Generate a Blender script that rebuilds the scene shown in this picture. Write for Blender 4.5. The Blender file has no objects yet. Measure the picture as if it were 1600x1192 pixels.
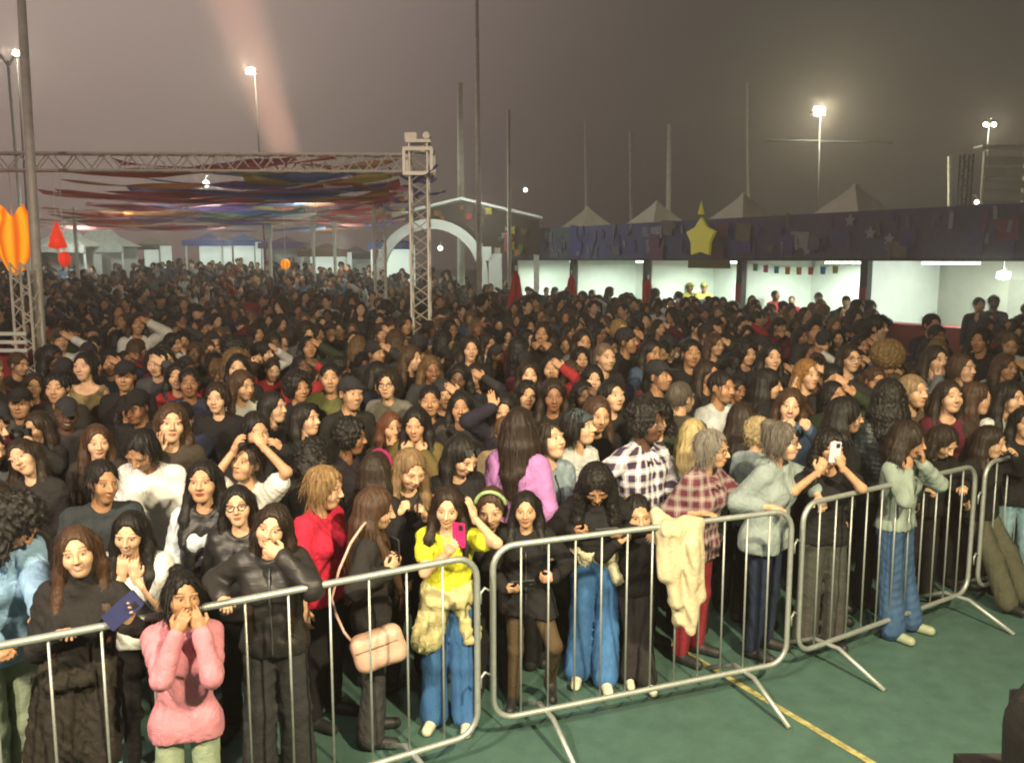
import bpy, math, random
import numpy as np
random.seed(7)
rng = np.random.default_rng(11)
f32 = np.float32
SC = bpy.context.scene
COL = SC.collection
R_ = math.radians

# ------------------------------------------------------------------ camera
F = 1400.0; CXP, CYP = 800.0, 596.0; CAM_H = 2.8
PITCH = math.atan((596.0 - 405.0) / F)
CP, SP = math.cos(PITCH), math.sin(PITCH)

def ray(px, py):
    u = (px - CXP) / F; v = -(py - CYP) / F
    return np.array([u, CP + v * SP, -SP + v * CP])

def unp(px, py, d=None, z=None):
    """point seen at a pixel of the photograph, at distance d along +Y or at height z"""
    r = ray(px, py)
    t = d / r[1] if d is not None else (z - CAM_H) / r[2]
    return np.array([0, 0, CAM_H]) + r * t

def proj(p):
    x, y, z = p[0], p[1], p[2] - CAM_H
    w = y * CP - z * SP
    return CXP + F * x / w, CYP - F * (y * SP + z * CP) / w

# ------------------------------------------------------------------ maths
def V3(*a): return np.array(a, float)
def rx(a): c, s = math.cos(a), math.sin(a); return np.array([[1, 0, 0], [0, c, -s], [0, s, c]])
def ry(a): c, s = math.cos(a), math.sin(a); return np.array([[c, 0, s], [0, 1, 0], [-s, 0, c]])
def rz(a): c, s = math.cos(a), math.sin(a); return np.array([[c, -s, 0], [s, c, 0], [0, 0, 1]])
def nrm(v): v = np.asarray(v, float); return v / (np.linalg.norm(v) + 1e-9)

# ------------------------------------------------------------------ rounded shapes from distance fields
class Sh:
    """a list of tapered capsules and ellipsoids that are blended, cut and meshed as one smooth surface"""
    def __init__(s): s.p = []
    def c(s, a, b, ra, rb=None, k=.03, op='u'):
        s.p.append(('c', np.asarray(a, float), np.asarray(b, float), ra, ra if rb is None else rb, k, op)); return s
    def e(s, c, r, k=.03, op='u', R=None):
        s.p.append(('e', np.asarray(c, float), np.asarray(r, float), R, 0, k, op)); return s
    def cut(s, n, o, k=.004):                      # removes what lies on the side the normal points to
        s.p.append(('p', nrm(n), np.asarray(o, float), 0, 0, k, 's')); return s
    def mesh(s, res, noise=None):
        lo = np.full(3, 1e9); hi = -lo
        for q in s.p:
            if q[-1] != 'u': continue
            if q[0] == 'c':
                r = max(q[3], q[4]); lo = np.minimum(lo, np.minimum(q[1], q[2]) - r); hi = np.maximum(hi, np.maximum(q[1], q[2]) + r)
            else:
                r = q[2] if q[3] is None else np.full(3, q[2].max()); lo = np.minimum(lo, q[1] - r); hi = np.maximum(hi, q[1] + r)
        pad = res * 2.5 + (.02 if noise else 0)
        lo = lo - pad; hi = hi + pad
        n = np.ceil((hi - lo) / res).astype(int) + 1
        ax = [(lo[i] + np.arange(n[i]) * res).astype(f32) for i in range(3)]
        V = np.full(n, .25, f32)
        for q in s.p:
            kind, k, op = q[0], q[5], q[6]
            if kind == 'p':
                d = (ax[0][:, None, None] - q[2][0]) * q[1][0] + (ax[1][None, :, None] - q[2][1]) * q[1][1] + (ax[2][None, None, :] - q[2][2]) * q[1][2]
                V = np.maximum(V, d.astype(f32)); continue
            if kind == 'c':
                r = max(q[3], q[4]); bl = np.minimum(q[1], q[2]) - r; bh = np.maximum(q[1], q[2]) + r
            else:
                r = q[2] if q[3] is None else np.full(3, q[2].max()); bl = q[1] - r; bh = q[1] + r
            m = k + res * 2.2 + .012
            i0 = np.clip(np.floor((bl - m - lo) / res).astype(int), 0, n); i1 = np.clip(np.ceil((bh + m - lo) / res).astype(int) + 1, 0, n)
            if np.any(i1 <= i0): continue
            sl = tuple(slice(a, b) for a, b in zip(i0, i1))
            X = ax[0][sl[0]][:, None, None]; Y = ax[1][sl[1]][None, :, None]; Z = ax[2][sl[2]][None, None, :]
            if kind == 'c':
                a, b = q[1].astype(f32), q[2].astype(f32); ab = b - a; L = float(ab @ ab) + 1e-9
                px, py, pz = X - a[0], Y - a[1], Z - a[2]
                t = np.clip((px * ab[0] + py * ab[1] + pz * ab[2]) / f32(L), 0, 1)
                px = px - t * ab[0]; py = py - t * ab[1]; pz = pz - t * ab[2]
                d = np.sqrt(px * px + py * py + pz * pz) - (f32(q[3]) + t * f32(q[4] - q[3]))
            else:
                px, py, pz = X - f32(q[1][0]), Y - f32(q[1][1]), Z - f32(q[1][2])
                if q[3] is not None:
                    M = q[3].T.astype(f32)
                    px, py, pz = (M[0, 0] * px + M[0, 1] * py + M[0, 2] * pz, M[1, 0] * px + M[1, 1] * py + M[1, 2] * pz, M[2, 0] * px + M[2, 1] * py + M[2, 2] * pz)
                r = q[2].astype(f32)
                ux, uy, uz = px / r[0], py / r[1], pz / r[2]
                k0 = np.sqrt(ux * ux + uy * uy + uz * uz); k1 = np.sqrt((ux / r[0]) ** 2 + (uy / r[1]) ** 2 + (uz / r[2]) ** 2) + f32(1e-6)
                d = k0 * (k0 - 1) / k1
            cur = V[sl]
            if op == 'u':
                h = np.maximum(k - np.abs(cur - d), 0) / f32(k)
                V[sl] = np.minimum(cur, d) - h * h * f32(k * .25)
            else:
                d = -d; h = np.maximum(k - np.abs(cur - d), 0) / f32(k)
                V[sl] = np.maximum(cur, d) + h * h * f32(k * .25)
        if noise is not None:
            V = V + noise(ax[0][:, None, None], ax[1][None, :, None], ax[2][None, None, :]).astype(f32)
        V[0] = V[-1] = .1; V[:, 0] = V[:, -1] = .1; V[:, :, 0] = V[:, :, -1] = .1
        return nets(V, lo, res)

def nets(V, lo, res):
    I = V < 0
    cnt = np.zeros(np.array(V.shape) - 1, np.int8)
    for a in (0, 1):
        for b in (0, 1):
            for c in (0, 1):
                cnt += I[a:V.shape[0] - 1 + a, b:V.shape[1] - 1 + b, c:V.shape[2] - 1 + c]
    act = (cnt > 0) & (cnt < 8)
    ijk = np.argwhere(act); n = len(ijk)
    idx = np.full(act.shape, -1, np.int64); idx[act] = np.arange(n)
    P = np.zeros((n, 3)); W = np.zeros(n)
    for ax in range(3):
        o = [q for q in range(3) if q != ax]
        for u in (0, 1):
            for v in (0, 1):
                c = np.zeros(3, int); c[o[0]] = u; c[o[1]] = v
                e = c.copy(); e[ax] = 1
                A = ijk + c; B = ijk + e
                va = V[A[:, 0], A[:, 1], A[:, 2]]; vb = V[B[:, 0], B[:, 1], B[:, 2]]
                m = (va < 0) != (vb < 0)
                t = va[m] / (va[m] - vb[m])
                pos = np.tile(c.astype(float), (m.sum(), 1)); pos[:, ax] += t
                P[m] += pos; W[m] += 1
    v = lo + (ijk + P / W[:, None]) * res
    F_ = []
    for ax in range(3):
        s0 = [slice(1, -1)] * 3; s1 = [slice(1, -1)] * 3
        s0[ax] = slice(0, -1); s1[ax] = slice(1, None)
        a = I[tuple(s0)]; b = I[tuple(s1)]
        E = np.argwhere(a != b); fl = a[E[:, 0], E[:, 1], E[:, 2]]
        o1, o2 = [(1, 2), (2, 0), (0, 1)][ax]
        E = E + 1; E[:, ax] -= 1
        d1 = np.zeros(3, int); d1[o1] = 1; d2 = np.zeros(3, int); d2[o2] = 1
        g = lambda q: idx[q[:, 0], q[:, 1], q[:, 2]]
        Q = np.stack([g(E - d1 - d2), g(E - d2), g(E), g(E - d1)], 1)
        Q[~fl] = Q[~fl][:, ::-1]
        F_.append(Q)
    f = np.concatenate(F_)
    f = f[(f >= 0).all(1)]
    return v, f

def folds(seed, amp=.006, wl=.1, vert=0.0):
    """cloth folds: warped waves of a few directions"""
    r = np.random.default_rng(seed)
    D = r.normal(size=(5, 3)); D[:, 2] *= (1 - vert) ; D /= np.linalg.norm(D, axis=1)[:, None]
    ph = r.uniform(0, 6.28, 5); w = 6.283 / wl * r.uniform(.6, 1.7, 5)
    D = D * w[:, None]
    A = (amp * np.array([.8, .7, .5, .45, .35])).astype(f32)
    D = D.astype(f32)
    def f(X, Y, Z):
        q = np.sin(X * 9 + Z * 7 + ph[0]).astype(f32) * .9 + np.sin(Y * 11 - Z * 6 + ph[1]).astype(f32) * .9
        o = 0
        for i in range(5):
            g = np.sin(X * D[i, 0] + Y * D[i, 1] + Z * D[i, 2] + q + f32(ph[i]))
            o = o + A[i] * (g if i > 2 else 1.9 * np.abs(g) ** .8 - 1.25)
        return o
    return f

def strands(seed, cx, cy, amp=.004, n=26, curl=0.0):
    r = np.random.default_rng(seed); p = r.uniform(0, 6.28, 6)
    def f(X, Y, Z):
        th = np.arctan2(Y - cy, X - cx)
        o = amp * (np.sin(th * n + np.sin(Z * 14 + p[0]) * 1.6 + p[1]) * .7 + np.sin(th * n * .43 + Z * 9 + p[2]) * .8)
        if curl:
            o = o + curl * np.sin(X * 105 + p[3] + 2 * np.sin(Z * 37)) * np.sin(Y * 98 + p[4] + 2 * np.sin(X * 33)) * np.sin(Z * 92 + p[5] + 2 * np.sin(Y * 41))
        return o
    return f

# ------------------------------------------------------------------ linking
def newobj(name, data): return bpy.data.objects.new(name, data)
def newmesh(name): return bpy.data.meshes.new(name)

def mesh_data(name, v, f, feat=None, smooth=True, tri=None):
    me = newmesh(name)
    v = np.ascontiguousarray(v, dtype=f32); f = np.ascontiguousarray(f, dtype=np.int32)
    k = f.shape[1]
    me.vertices.add(len(v)); me.vertices.foreach_set('co', v.ravel())
    me.loops.add(f.size); me.loops.foreach_set('vertex_index', f.ravel())
    me.polygons.add(len(f)); me.polygons.foreach_set('loop_start', np.arange(len(f), dtype=np.int32) * k)
    me.polygons.foreach_set('use_smooth', np.full(len(f), smooth))
    me.update(calc_edges=True)
    if feat is not None:
        at = me.attributes.new('feat', 'FLOAT_COLOR', 'POINT')
        at.data.foreach_set('color', np.ascontiguousarray(feat, dtype=f32).ravel())
    return me

def link(name, me, mat=None, parent=None, color=None):
    o = newobj(name, me); COL.objects.link(o)
    if mat is not None and me is not None and len(me.materials) == 0: me.materials.append(mat)
    if parent is not None: o.parent = parent
    if color is not None: o.color = (*color, 1)
    return o

def tag(o, label=None, cat=None, group=None, kind=None):
    if label: o['label'] = label
    if cat: o['category'] = cat
    if group: o['group'] = group
    if kind: o['kind'] = kind
    return o

def empty(name, loc=(0, 0, 0), rotz=0):
    o = newobj(name, None); COL.objects.link(o); o.location = loc; o.rotation_euler = (0, 0, rotz); o.empty_display_size = .1
    return o

class MB:
    """collects boxes, bars, tubes and polygons into one mesh"""
    def __init__(s): s.v = []; s.f = []
    def add(s, vs, fs):
        b = len(s.v); s.v += [tuple(map(float, q)) for q in vs]; s.f += [tuple(b + i for i in q) for q in fs]; return s
    def box(s, c, d, R=None):
        x, y, z = d[0] / 2, d[1] / 2, d[2] / 2
        P = np.array([(-x, -y, -z), (x, -y, -z), (x, y, -z), (-x, y, -z), (-x, -y, z), (x, -y, z), (x, y, z), (-x, y, z)])
        if R is not None: P = P @ R.T
        return s.add(P + np.asarray(c, float), [(0, 3, 2, 1), (4, 5, 6, 7), (0, 1, 5, 4), (1, 2, 6, 5), (2, 3, 7, 6), (3, 0, 4, 7)])
    def tube(s, pts, r, n=8, cap=True):
        pts = [np.asarray(p, float) for p in pts]; rr = r if hasattr(r, '__len__') else [r] * len(pts)
        rings = []; up = None
        for i, p in enumerate(pts):
            t = nrm(pts[min(i + 1, len(pts) - 1)] - pts[max(i - 1, 0)])
            a = np.cross(t, (0, 0, 1)) if up is None else np.cross(t, up)
            if np.linalg.norm(a) < 1e-3: a = np.cross(t, (0, 1, 0))
            a = nrm(a); b = np.cross(a, t); up = b
            rings.append([p + rr[i] * (a * math.cos(6.28318 * j / n) + b * math.sin(6.28318 * j / n)) for j in range(n)])
        fs = [(i * n + j, i * n + (j + 1) % n, (i + 1) * n + (j + 1) % n, (i + 1) * n + j) for i in range(len(pts) - 1) for j in range(n)]
        if cap: fs += [tuple(range(n))[::-1], tuple((len(pts) - 1) * n + j for j in range(n))]
        return s.add([q for ring in rings for q in ring], fs)
    def lathe(s, prof, n=20, c=(0, 0, 0)):
        vs = [(c[0] + r * math.cos(6.28318 * j / n), c[1] + r * math.sin(6.28318 * j / n), c[2] + z) for r, z in prof for j in range(n)]
        fs = [(i * n + j, i * n + (j + 1) % n, (i + 1) * n + (j + 1) % n, (i + 1) * n + j) for i in range(len(prof) - 1) for j in range(n)]
        return s.add(vs, fs)
    def poly(s, pts, th=0, n=(0, 1, 0)):
        """flat outline with a thickness along n"""
        k = len(pts); n = np.asarray(n, float)
        if not th: return s.add(pts, [tuple(range(k))])
        A = [np.asarray(p, float) for p in pts]; B = [p + n * th for p in A]
        return s.add(A + B, [tuple(range(k)), tuple(range(k, 2 * k))[::-1]] + [((i + 1) % k, i, i + k, (i + 1) % k + k) for i in range(k)])
    def build(s, name, mat=None, parent=None, color=None, smooth=False):
        me = newmesh(name); me.from_pydata(s.v, [], s.f); me.update()
        if smooth: me.polygons.foreach_set('use_smooth', np.ones(len(me.polygons), bool))
        return link(name, me, mat, parent, color)

# ------------------------------------------------------------------ materials
def nodes(name):
    m = bpy.data.materials.new(name); m.use_nodes = True; t = m.node_tree
    return m, t, t.nodes['Principled BSDF']
def N(t, typ, **kw):
    n = t.nodes.new(typ)
    for k, v in kw.items():
        if k.startswith('_'): n.inputs[k[1:].replace('_', ' ')].default_value = v
        elif k.startswith('i') and k[1:].isdigit(): n.inputs[int(k[1:])].default_value = v
        else: setattr(n, k, v)
    return n
def L(t, a, b): t.links.new(a, b)
def mixc(t, a, b, fac, mode='MIX'):
    n = t.nodes.new('ShaderNodeMix'); n.data_type = 'RGBA'; n.blend_type = mode
    for q, s in ((a, 6), (b, 7), (fac, 0)):
        if hasattr(q, 'is_linked') or hasattr(q, 'links'): L(t, q, n.inputs[s])
        else: n.inputs[s].default_value = (*q, 1) if s else q
    return n.outputs[2]

def surf(name, col=None, rough=.6, metal=0., nscale=8., namp=.25, bump=.0, bscale=60., spec=.4, stretch=None, sheen=0., sss=0., crease=0):
    """one procedural material: object or fixed colour, uneven tone, fine relief"""
    m, t, b = nodes(name)
    tc = N(t, 'ShaderNodeTexCoord')
    src = tc.outputs['Object']
    if stretch:
        mp = N(t, 'ShaderNodeMapping'); mp.inputs['Scale'].default_value = stretch; L(t, src, mp.inputs[0]); src = mp.outputs[0]
    if col is None:
        oi = N(t, 'ShaderNodeObjectInfo'); c0 = oi.outputs['Color']
    else:
        rgb = N(t, 'ShaderNodeRGB'); rgb.outputs[0].default_value = (*col, 1); c0 = rgb.outputs[0]
    no = N(t, 'ShaderNodeTexNoise', _Scale=nscale, _Detail=5., _Roughness=.6); L(t, src, no.inputs['Vector'])
    mr = N(t, 'ShaderNodeMapRange', _From_Min=.25, _From_Max=.75, _To_Min=1 - namp, _To_Max=1 + namp); L(t, no.outputs[0], mr.inputs[0])
    vm = N(t, 'ShaderNodeVectorMath', operation='SCALE'); L(t, c0, vm.inputs[0]); L(t, mr.outputs[0], vm.inputs['Scale'])
    L(t, vm.outputs[0], b.inputs['Base Color'])
    b.inputs['Roughness'].default_value = rough; b.inputs['Metallic'].default_value = metal; b.inputs['Specular IOR Level'].default_value = spec
    if sheen: b.inputs['Sheen Weight'].default_value = sheen
    if sss:
        b.inputs['Subsurface Weight'].default_value = sss; b.inputs['Subsurface Radius'].default_value = (.012, .005, .003); b.inputs['Subsurface Scale'].default_value = 1.
    if bump:
        bn = N(t, 'ShaderNodeTexNoise', _Scale=bscale, _Detail=4.); L(t, src, bn.inputs['Vector'])
        bp = N(t, 'ShaderNodeBump', _Strength=bump, _Distance=.01); L(t, bn.outputs[0], bp.inputs['Height']); L(t, bp.outputs[0], b.inputs['Normal'])
        if crease:
            cn = N(t, 'ShaderNodeTexNoise', _Scale=crease, _Detail=4., _Distortion=2.2); L(t, src, cn.inputs['Vector'])
            cp = N(t, 'ShaderNodeBump', _Strength=.36, _Distance=.03); L(t, cn.outputs[0], cp.inputs['Height']); L(t, cp.outputs[0], bp.inputs['Normal'])
    return m

def skin_mat():
    m, t, b = nodes('skin')
    oi = N(t, 'ShaderNodeObjectInfo'); at = N(t, 'ShaderNodeAttribute', attribute_name='feat')
    sp = N(t, 'ShaderNodeSeparateColor'); L(t, at.outputs['Color'], sp.inputs[0])
    tc = N(t, 'ShaderNodeTexCoord')
    no = N(t, 'ShaderNodeTexNoise', _Scale=26., _Detail=6.); L(t, tc.outputs['Object'], no.inputs['Vector'])
    mr = N(t, 'ShaderNodeMapRange', _From_Min=.3, _From_Max=.7, _To_Min=.84, _To_Max=1.14); L(t, no.outputs[0], mr.inputs[0])
    vm = N(t, 'ShaderNodeVectorMath', operation='SCALE'); L(t, oi.outputs['Color'], vm.inputs[0]); L(t, mr.outputs[0], vm.inputs['Scale'])
    lip = mixc(t, vm.outputs[0], (.62, .26, .24), 1., 'MULTIPLY')
    lip2 = mixc(t, lip, (.34, .11, .09), .2)
    a = mixc(t, vm.outputs[0], lip2, sp.outputs[1])
    w = mixc(t, a, (.42, .38, .34), sp.outputs[2])
    d = mixc(t, w, (.012, .008, .006), sp.outputs[0])
    L(t, d, b.inputs['Base Color'])
    b.inputs['Roughness'].default_value = .48; b.inputs['Specular IOR Level'].default_value = .35
    b.inputs['Subsurface Weight'].default_value = .12; b.inputs['Subsurface Radius'].default_value = (.012, .005, .003); b.inputs['Subsurface Scale'].default_value = 1.
    return m

def plaid_mat(name, base, dark, light, sc):
    """woven check: two crossing sets of bands and a thin stripe"""
    m, t, b = nodes(name)
    tc = N(t, 'ShaderNodeTexCoord'); sx = N(t, 'ShaderNodeSeparateXYZ'); L(t, tc.outputs['Object'], sx.inputs[0])
    def band(sock, width, off=0.):
        mu = N(t, 'ShaderNodeMath', operation='MULTIPLY_ADD'); L(t, sock, mu.inputs[0]); mu.inputs[1].default_value = sc; mu.inputs[2].default_value = off + 40
        fr = N(t, 'ShaderNodeMath', operation='FRACT'); L(t, mu.outputs[0], fr.inputs[0])
        lt = N(t, 'ShaderNodeMath', operation='LESS_THAN'); L(t, fr.outputs[0], lt.inputs[0]); lt.inputs[1].default_value = width
        return lt.outputs[0]
    yy = N(t, 'ShaderNodeMath', operation='MULTIPLY'); L(t, sx.outputs[1], yy.inputs[0]); yy.inputs[1].default_value = -1.
    an = N(t, 'ShaderNodeMath', operation='ARCTAN2'); L(t, sx.outputs[0], an.inputs[0]); L(t, yy.outputs[0], an.inputs[1])
    ad = N(t, 'ShaderNodeMath', operation='MULTIPLY'); L(t, an.outputs[0], ad.inputs[0]); ad.inputs[1].default_value = .21
    hx, hz = band(ad.outputs[0], .52), band(sx.outputs[2], .52)
    s2 = N(t, 'ShaderNodeMath', operation='ADD'); L(t, hx, s2.inputs[0]); L(t, hz, s2.inputs[1])
    hf = N(t, 'ShaderNodeMath', operation='MULTIPLY'); L(t, s2.outputs[0], hf.inputs[0]); hf.inputs[1].default_value = .5
    c = mixc(t, base, dark, hf.outputs[0])
    tx, tz = band(ad.outputs[0], .1, .3), band(sx.outputs[2], .1, .3)
    mx = N(t, 'ShaderNodeMath', operation='MAXIMUM'); L(t, tx, mx.inputs[0]); L(t, tz, mx.inputs[1])
    fm = N(t, 'ShaderNodeMath', operation='MULTIPLY'); L(t, mx.outputs[0], fm.inputs[0]); fm.inputs[1].default_value = .6
    c = mixc(t, c, light, fm.outputs[0])
    L(t, c, b.inputs['Base Color']); b.inputs['Roughness'].default_value = .85
    return m

def crowd_mat():
    m, t, b = nodes('crowd_surface')
    at = N(t, 'ShaderNodeAttribute', attribute_name='feat'); L(t, at.outputs['Color'], b.inputs['Base Color']); b.inputs['Roughness'].default_value = .7
    return m

def glow(name, col, s):
    m, t, b = nodes(name)
    b.inputs['Base Color'].default_value = (*col, 1); b.inputs['Emission Color'].default_value = (*col, 1); b.inputs['Emission Strength'].default_value = s
    return m

M = {}
M['skin'] = skin_mat()
M['cloth'] = surf('cotton_cloth', None, .85, crease=13., namp=.14, nscale=14, bump=.25, bscale=260, sheen=.0, spec=.2)
M['denim'] = surf('denim_cloth', None, .8, crease=13., namp=.32, nscale=9, bump=.3, bscale=300, stretch=(1, 1, .35), spec=.2)
M['puffer'] = surf('quilted_nylon', None, .5, namp=.12, nscale=10, bump=.3, bscale=16, stretch=(1, 1, 3.2), spec=.45)
M['leather'] = surf('leather', None, .4, namp=.2, nscale=12, bump=.4, bscale=80, spec=.45)
M['hair'] = surf('hair', None, .5, namp=.5, nscale=40, bump=.5, bscale=170, stretch=(1, 1, .1), spec=.32)
M['knit'] = surf('knitted_cloth', None, .95, namp=.18, nscale=20, bump=.6, bscale=150, spec=.15)
M['shoe'] = surf('shoe_leather', None, .55, namp=.15, nscale=20, bump=.15, bscale=90)
M['plaid_white'] = plaid_mat('white_and_plum_check', (.62, .6, .66), (.035, .02, .05), (.75, .72, .78), 11.)
M['plaid_maroon'] = plaid_mat('maroon_check', (.26, .2, .19), (.10, .014, .03), (.36, .3, .28), 13.)
M['crowd'] = crowd_mat()
# ------------------------------------------------------------------ people: heads, hands, bodies, clothes, hair
def head_shape(fem, res):
    s = Sh(); w = .96 if fem else 1.02
    s.e((0, .014, .026), (.073 * w, .093, .087)).e((0, -.03, -.03), (.061 * w, .06, .08), .04)
    s.e((0, -.055, -.088), (.027 if fem else .034, .027, .025), .04)
    for x in (-1, 1):
        s.e((x * .038, -.06, -.028), (.026, .026, .028), .025)
        s.e((x * .03, -.08, .026), (.027, .013, .008), .012)
        s.e((x * .074 * w, .01, -.006), (.010, .019, .031), .006, R=rz(x * .25))
    for x in (-1, 1): s.e((x * .032, -.102, .005), (.019, .017, .012), .012, 's')
    s.c((0, -.088, .014), (0, -.112, -.025), .008, .0115, .012)
    for x in (-1, 1): s.e((x * .012, -.1, -.029), (.009, .012, .008), .006)
    for x in (-1, 1): s.e((x * .032, -.077, .005), (.0145, .0145, .0125), .003)
    s.e((0, -.089, -.054), (.022, .013, .006), .006).e((0, -.087, -.065), (.018, .013, .0075), .006)
    s.c((-.02, -.105, -.0598), (.02, -.105, -.0598), .0022, None, .004, 's')
    return s.mesh(res)

def head_paint(v, expr, man, seed=0):
    q = np.random.default_rng(seed * 7 + 1); eh, bw, bh, la_, lw = q.uniform(.75, 1.1), q.uniform(.6, 1.2), q.uniform(-.003, .003), q.uniform(.35, .8), q.uniform(.35, .9)
    x, y, z = v[:, 0], v[:, 1], v[:, 2]; ax = np.abs(x); fr = y < -.045
    C = np.zeros((len(v), 4), f32); C[:, 3] = 1
    st = lambda d, w: np.clip(.5 - d / w, 0, 1)
    ew = st(np.sqrt(((ax - .032) / .0150) ** 2 + ((z - .0042) / (.0048 * eh)) ** 2) - 1, .35)
    ir = st(np.sqrt(((ax - .032) / .0066) ** 2 + ((z - .0055) / .0068) ** 2) - 1, .4)
    zb = .0285 + bh + .005 * (1 - ((ax - .032) / .02) ** 2)
    br = st(np.abs(z - zb) - (.0045 if man else .0032) * bw, .005) * st(np.abs(ax - .033) - .0195, .006)
    la = st(np.abs(z - (.0125 - 18 * (ax - .032) ** 2)) - .0022, .003) * st(np.abs(ax - .032) - .017, .004)
    cv = {'smile': 9., 'open': 0, 'neutral': q.uniform(-6, 3.)}[expr] * x * x
    zc = z + .0598 - cv
    wd = .031 if expr == 'smile' else .024
    hh = .0105 if expr == 'neutral' else .0135
    li = st(np.sqrt((x / wd) ** 2 + (zc / hh) ** 2) - 1, .3) * (z < -.04)
    mo = st(np.abs(zc) - .0012, .002) * st(ax - wd * .85, .006)
    te = 0 * x
    if expr == 'smile': te = st(np.sqrt((x / .023) ** 2 + ((zc - .0005) / .0052) ** 2) - 1, .35); mo = mo * 0
    if expr == 'open': mo = st(np.sqrt((x / .014) ** 2 + (zc / .006) ** 2) - 1, .3)
    no = st(np.sqrt(((ax - .0075) / .004) ** 2 + ((z + .035) / .0028) ** 2) - 1, .5) * (y < -.1) * .6
    C[:, 0] = np.where(fr, np.clip(np.maximum.reduce([ir * .92, br * .62, la * la_, mo * .7, no]), 0, 1), 0)
    C[:, 1] = np.where(fr, li * lw, 0); C[:, 2] = np.where(fr, np.maximum(ew * .7 * (1 - ir), te), 0)
    if man: # stubble shade belongs to the skin
        C[:, 0] = np.maximum(C[:, 0], np.where(fr & (z < -.04), .16, 0))
    return C

HEADS = {}
def get_head(fem, expr, res, seed=0):
    k = (fem, res)
    if k not in HEADS: HEADS[k] = head_shape(fem, res)
    v, f = HEADS[k]
    q = np.random.default_rng(seed + 5); k3 = V3(q.uniform(.95, 1.06), q.uniform(.96, 1.04), q.uniform(.95, 1.05))
    w = v.copy(); lowf = np.clip(-v[:, 2] / .1, 0, 1); w[:, 0] *= 1 + lowf * q.uniform(-.1, .14)
    front = np.exp(-((v[:, 0] / .016) ** 2 + ((v[:, 2] + .015) / .03) ** 2)) * (v[:, 1] < -.08); w[:, 1] += front * q.uniform(-.006, .004)
    return w * k3, f, head_paint(v, expr, not fem, seed)

HANDS = {}
CURL = {'relax': (22, 30, 22), 'grip': (48, 62, 40), 'flat': (6, 8, 6), 'rail': (30, 55, 35)}
def get_hand(kind, res):
    k = (kind, res)
    if k in HANDS: return HANDS[k]
    s = Sh()
    s.c((-.03, 0, 0), (.02, 0, 0), .026, .027, .02).e((.05, 0, 0), (.05, .041, .0165), .02)
    a = CURL[kind]
    for i, (y, Lf, r) in enumerate(((.029, .070, .0092), (.0098, .079, .0096), (-.0098, .073, .0092), (-.028, .056, .0082))):
        p = np.array([.086 - abs(y) * .18, y, 0.]); ang = 0; fan = y * 2.2
        for j, fr_ in enumerate((.45, .32, .25)):
            ang += R_(a[j] * (1 + .12 * (i - 1)))
            q = p + Lf * fr_ * np.array([math.cos(ang) * math.cos(fan), math.sin(fan) * .6, -math.sin(ang)])
            s.c(p, q, r, r * .9, .004 if j else .008); p = q; r *= .9
    t = .02 if kind in ('grip', 'rail') else .008
    s.c((.012, .028, -.004), (.042, .058, -t), .0145, .012, .014).c((.042, .058, -t), (.072, .066 - t * .4, -t * 1.7), .0115, .0092, .004)
    HANDS[k] = s.mesh(res); return HANDS[k]

def ik(S, W, l1, l2, hint):
    S, W = np.asarray(S), np.asarray(W); d = W - S; L0 = np.linalg.norm(d); Ld = min(max(L0, .08), (l1 + l2) * .995)
    u = d / (L0 + 1e-9); W = S + u * Ld
    a = (l1 * l1 - l2 * l2 + Ld * Ld) / (2 * Ld); h = math.sqrt(max(l1 * l1 - a * a, 0))
    hn = np.asarray(hint, float); hn = hn - u * (hn @ u); hn = nrm(hn)
    return S + u * a + hn * h, W

ARM = {  # hand target (for the left hand, x mirrored for the right), elbow hint, palm normal, hand kind
    'down': ((.25, -.04, .80), (.5, .6, 0), (-1, 0, 0), 'relax'),
    'front': ((.10, -.26, 1.02), (.8, .3, -.5), (-.4, .5, -.6), 'relax'),
    'rail': ((.16, -.34, 1.17), (.8, .2, -.5), (0, 0, -1), 'rail'),
    'mouth': ((.03, -.15, 1.50), (.5, -.2, -.9), (-.4, .9, 0), 'relax'),
    'chin': ((.03, -.14, 1.45), (.6, -.3, -.9), (-.3, .6, .5), 'grip'),
    'phone': ((.06, -.30, 1.22), (.7, .1, -.7), (-.2, .6, .5), 'grip'),
    'film': ((.05, -.30, 1.52), (.7, -.1, -.7), (-.5, .8, 0), 'grip'),
    'up': ((.22, -.12, 1.95), (.9, -.1, -.1), (-.4, -.7, 0), 'flat'),
    'brow': ((.05, -.13, 1.60), (.9, -.3, -.2), (-.2, .8, -.4), 'flat'),
    'cross': ((-.10, -.24, 1.14), (.9, -.1, -.5), (0, .9, 0), 'relax'),
    'pocket': ((.19, -.08, .90), (.7, .6, 0), (-1, 0, 0), 'grip'),
}

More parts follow.
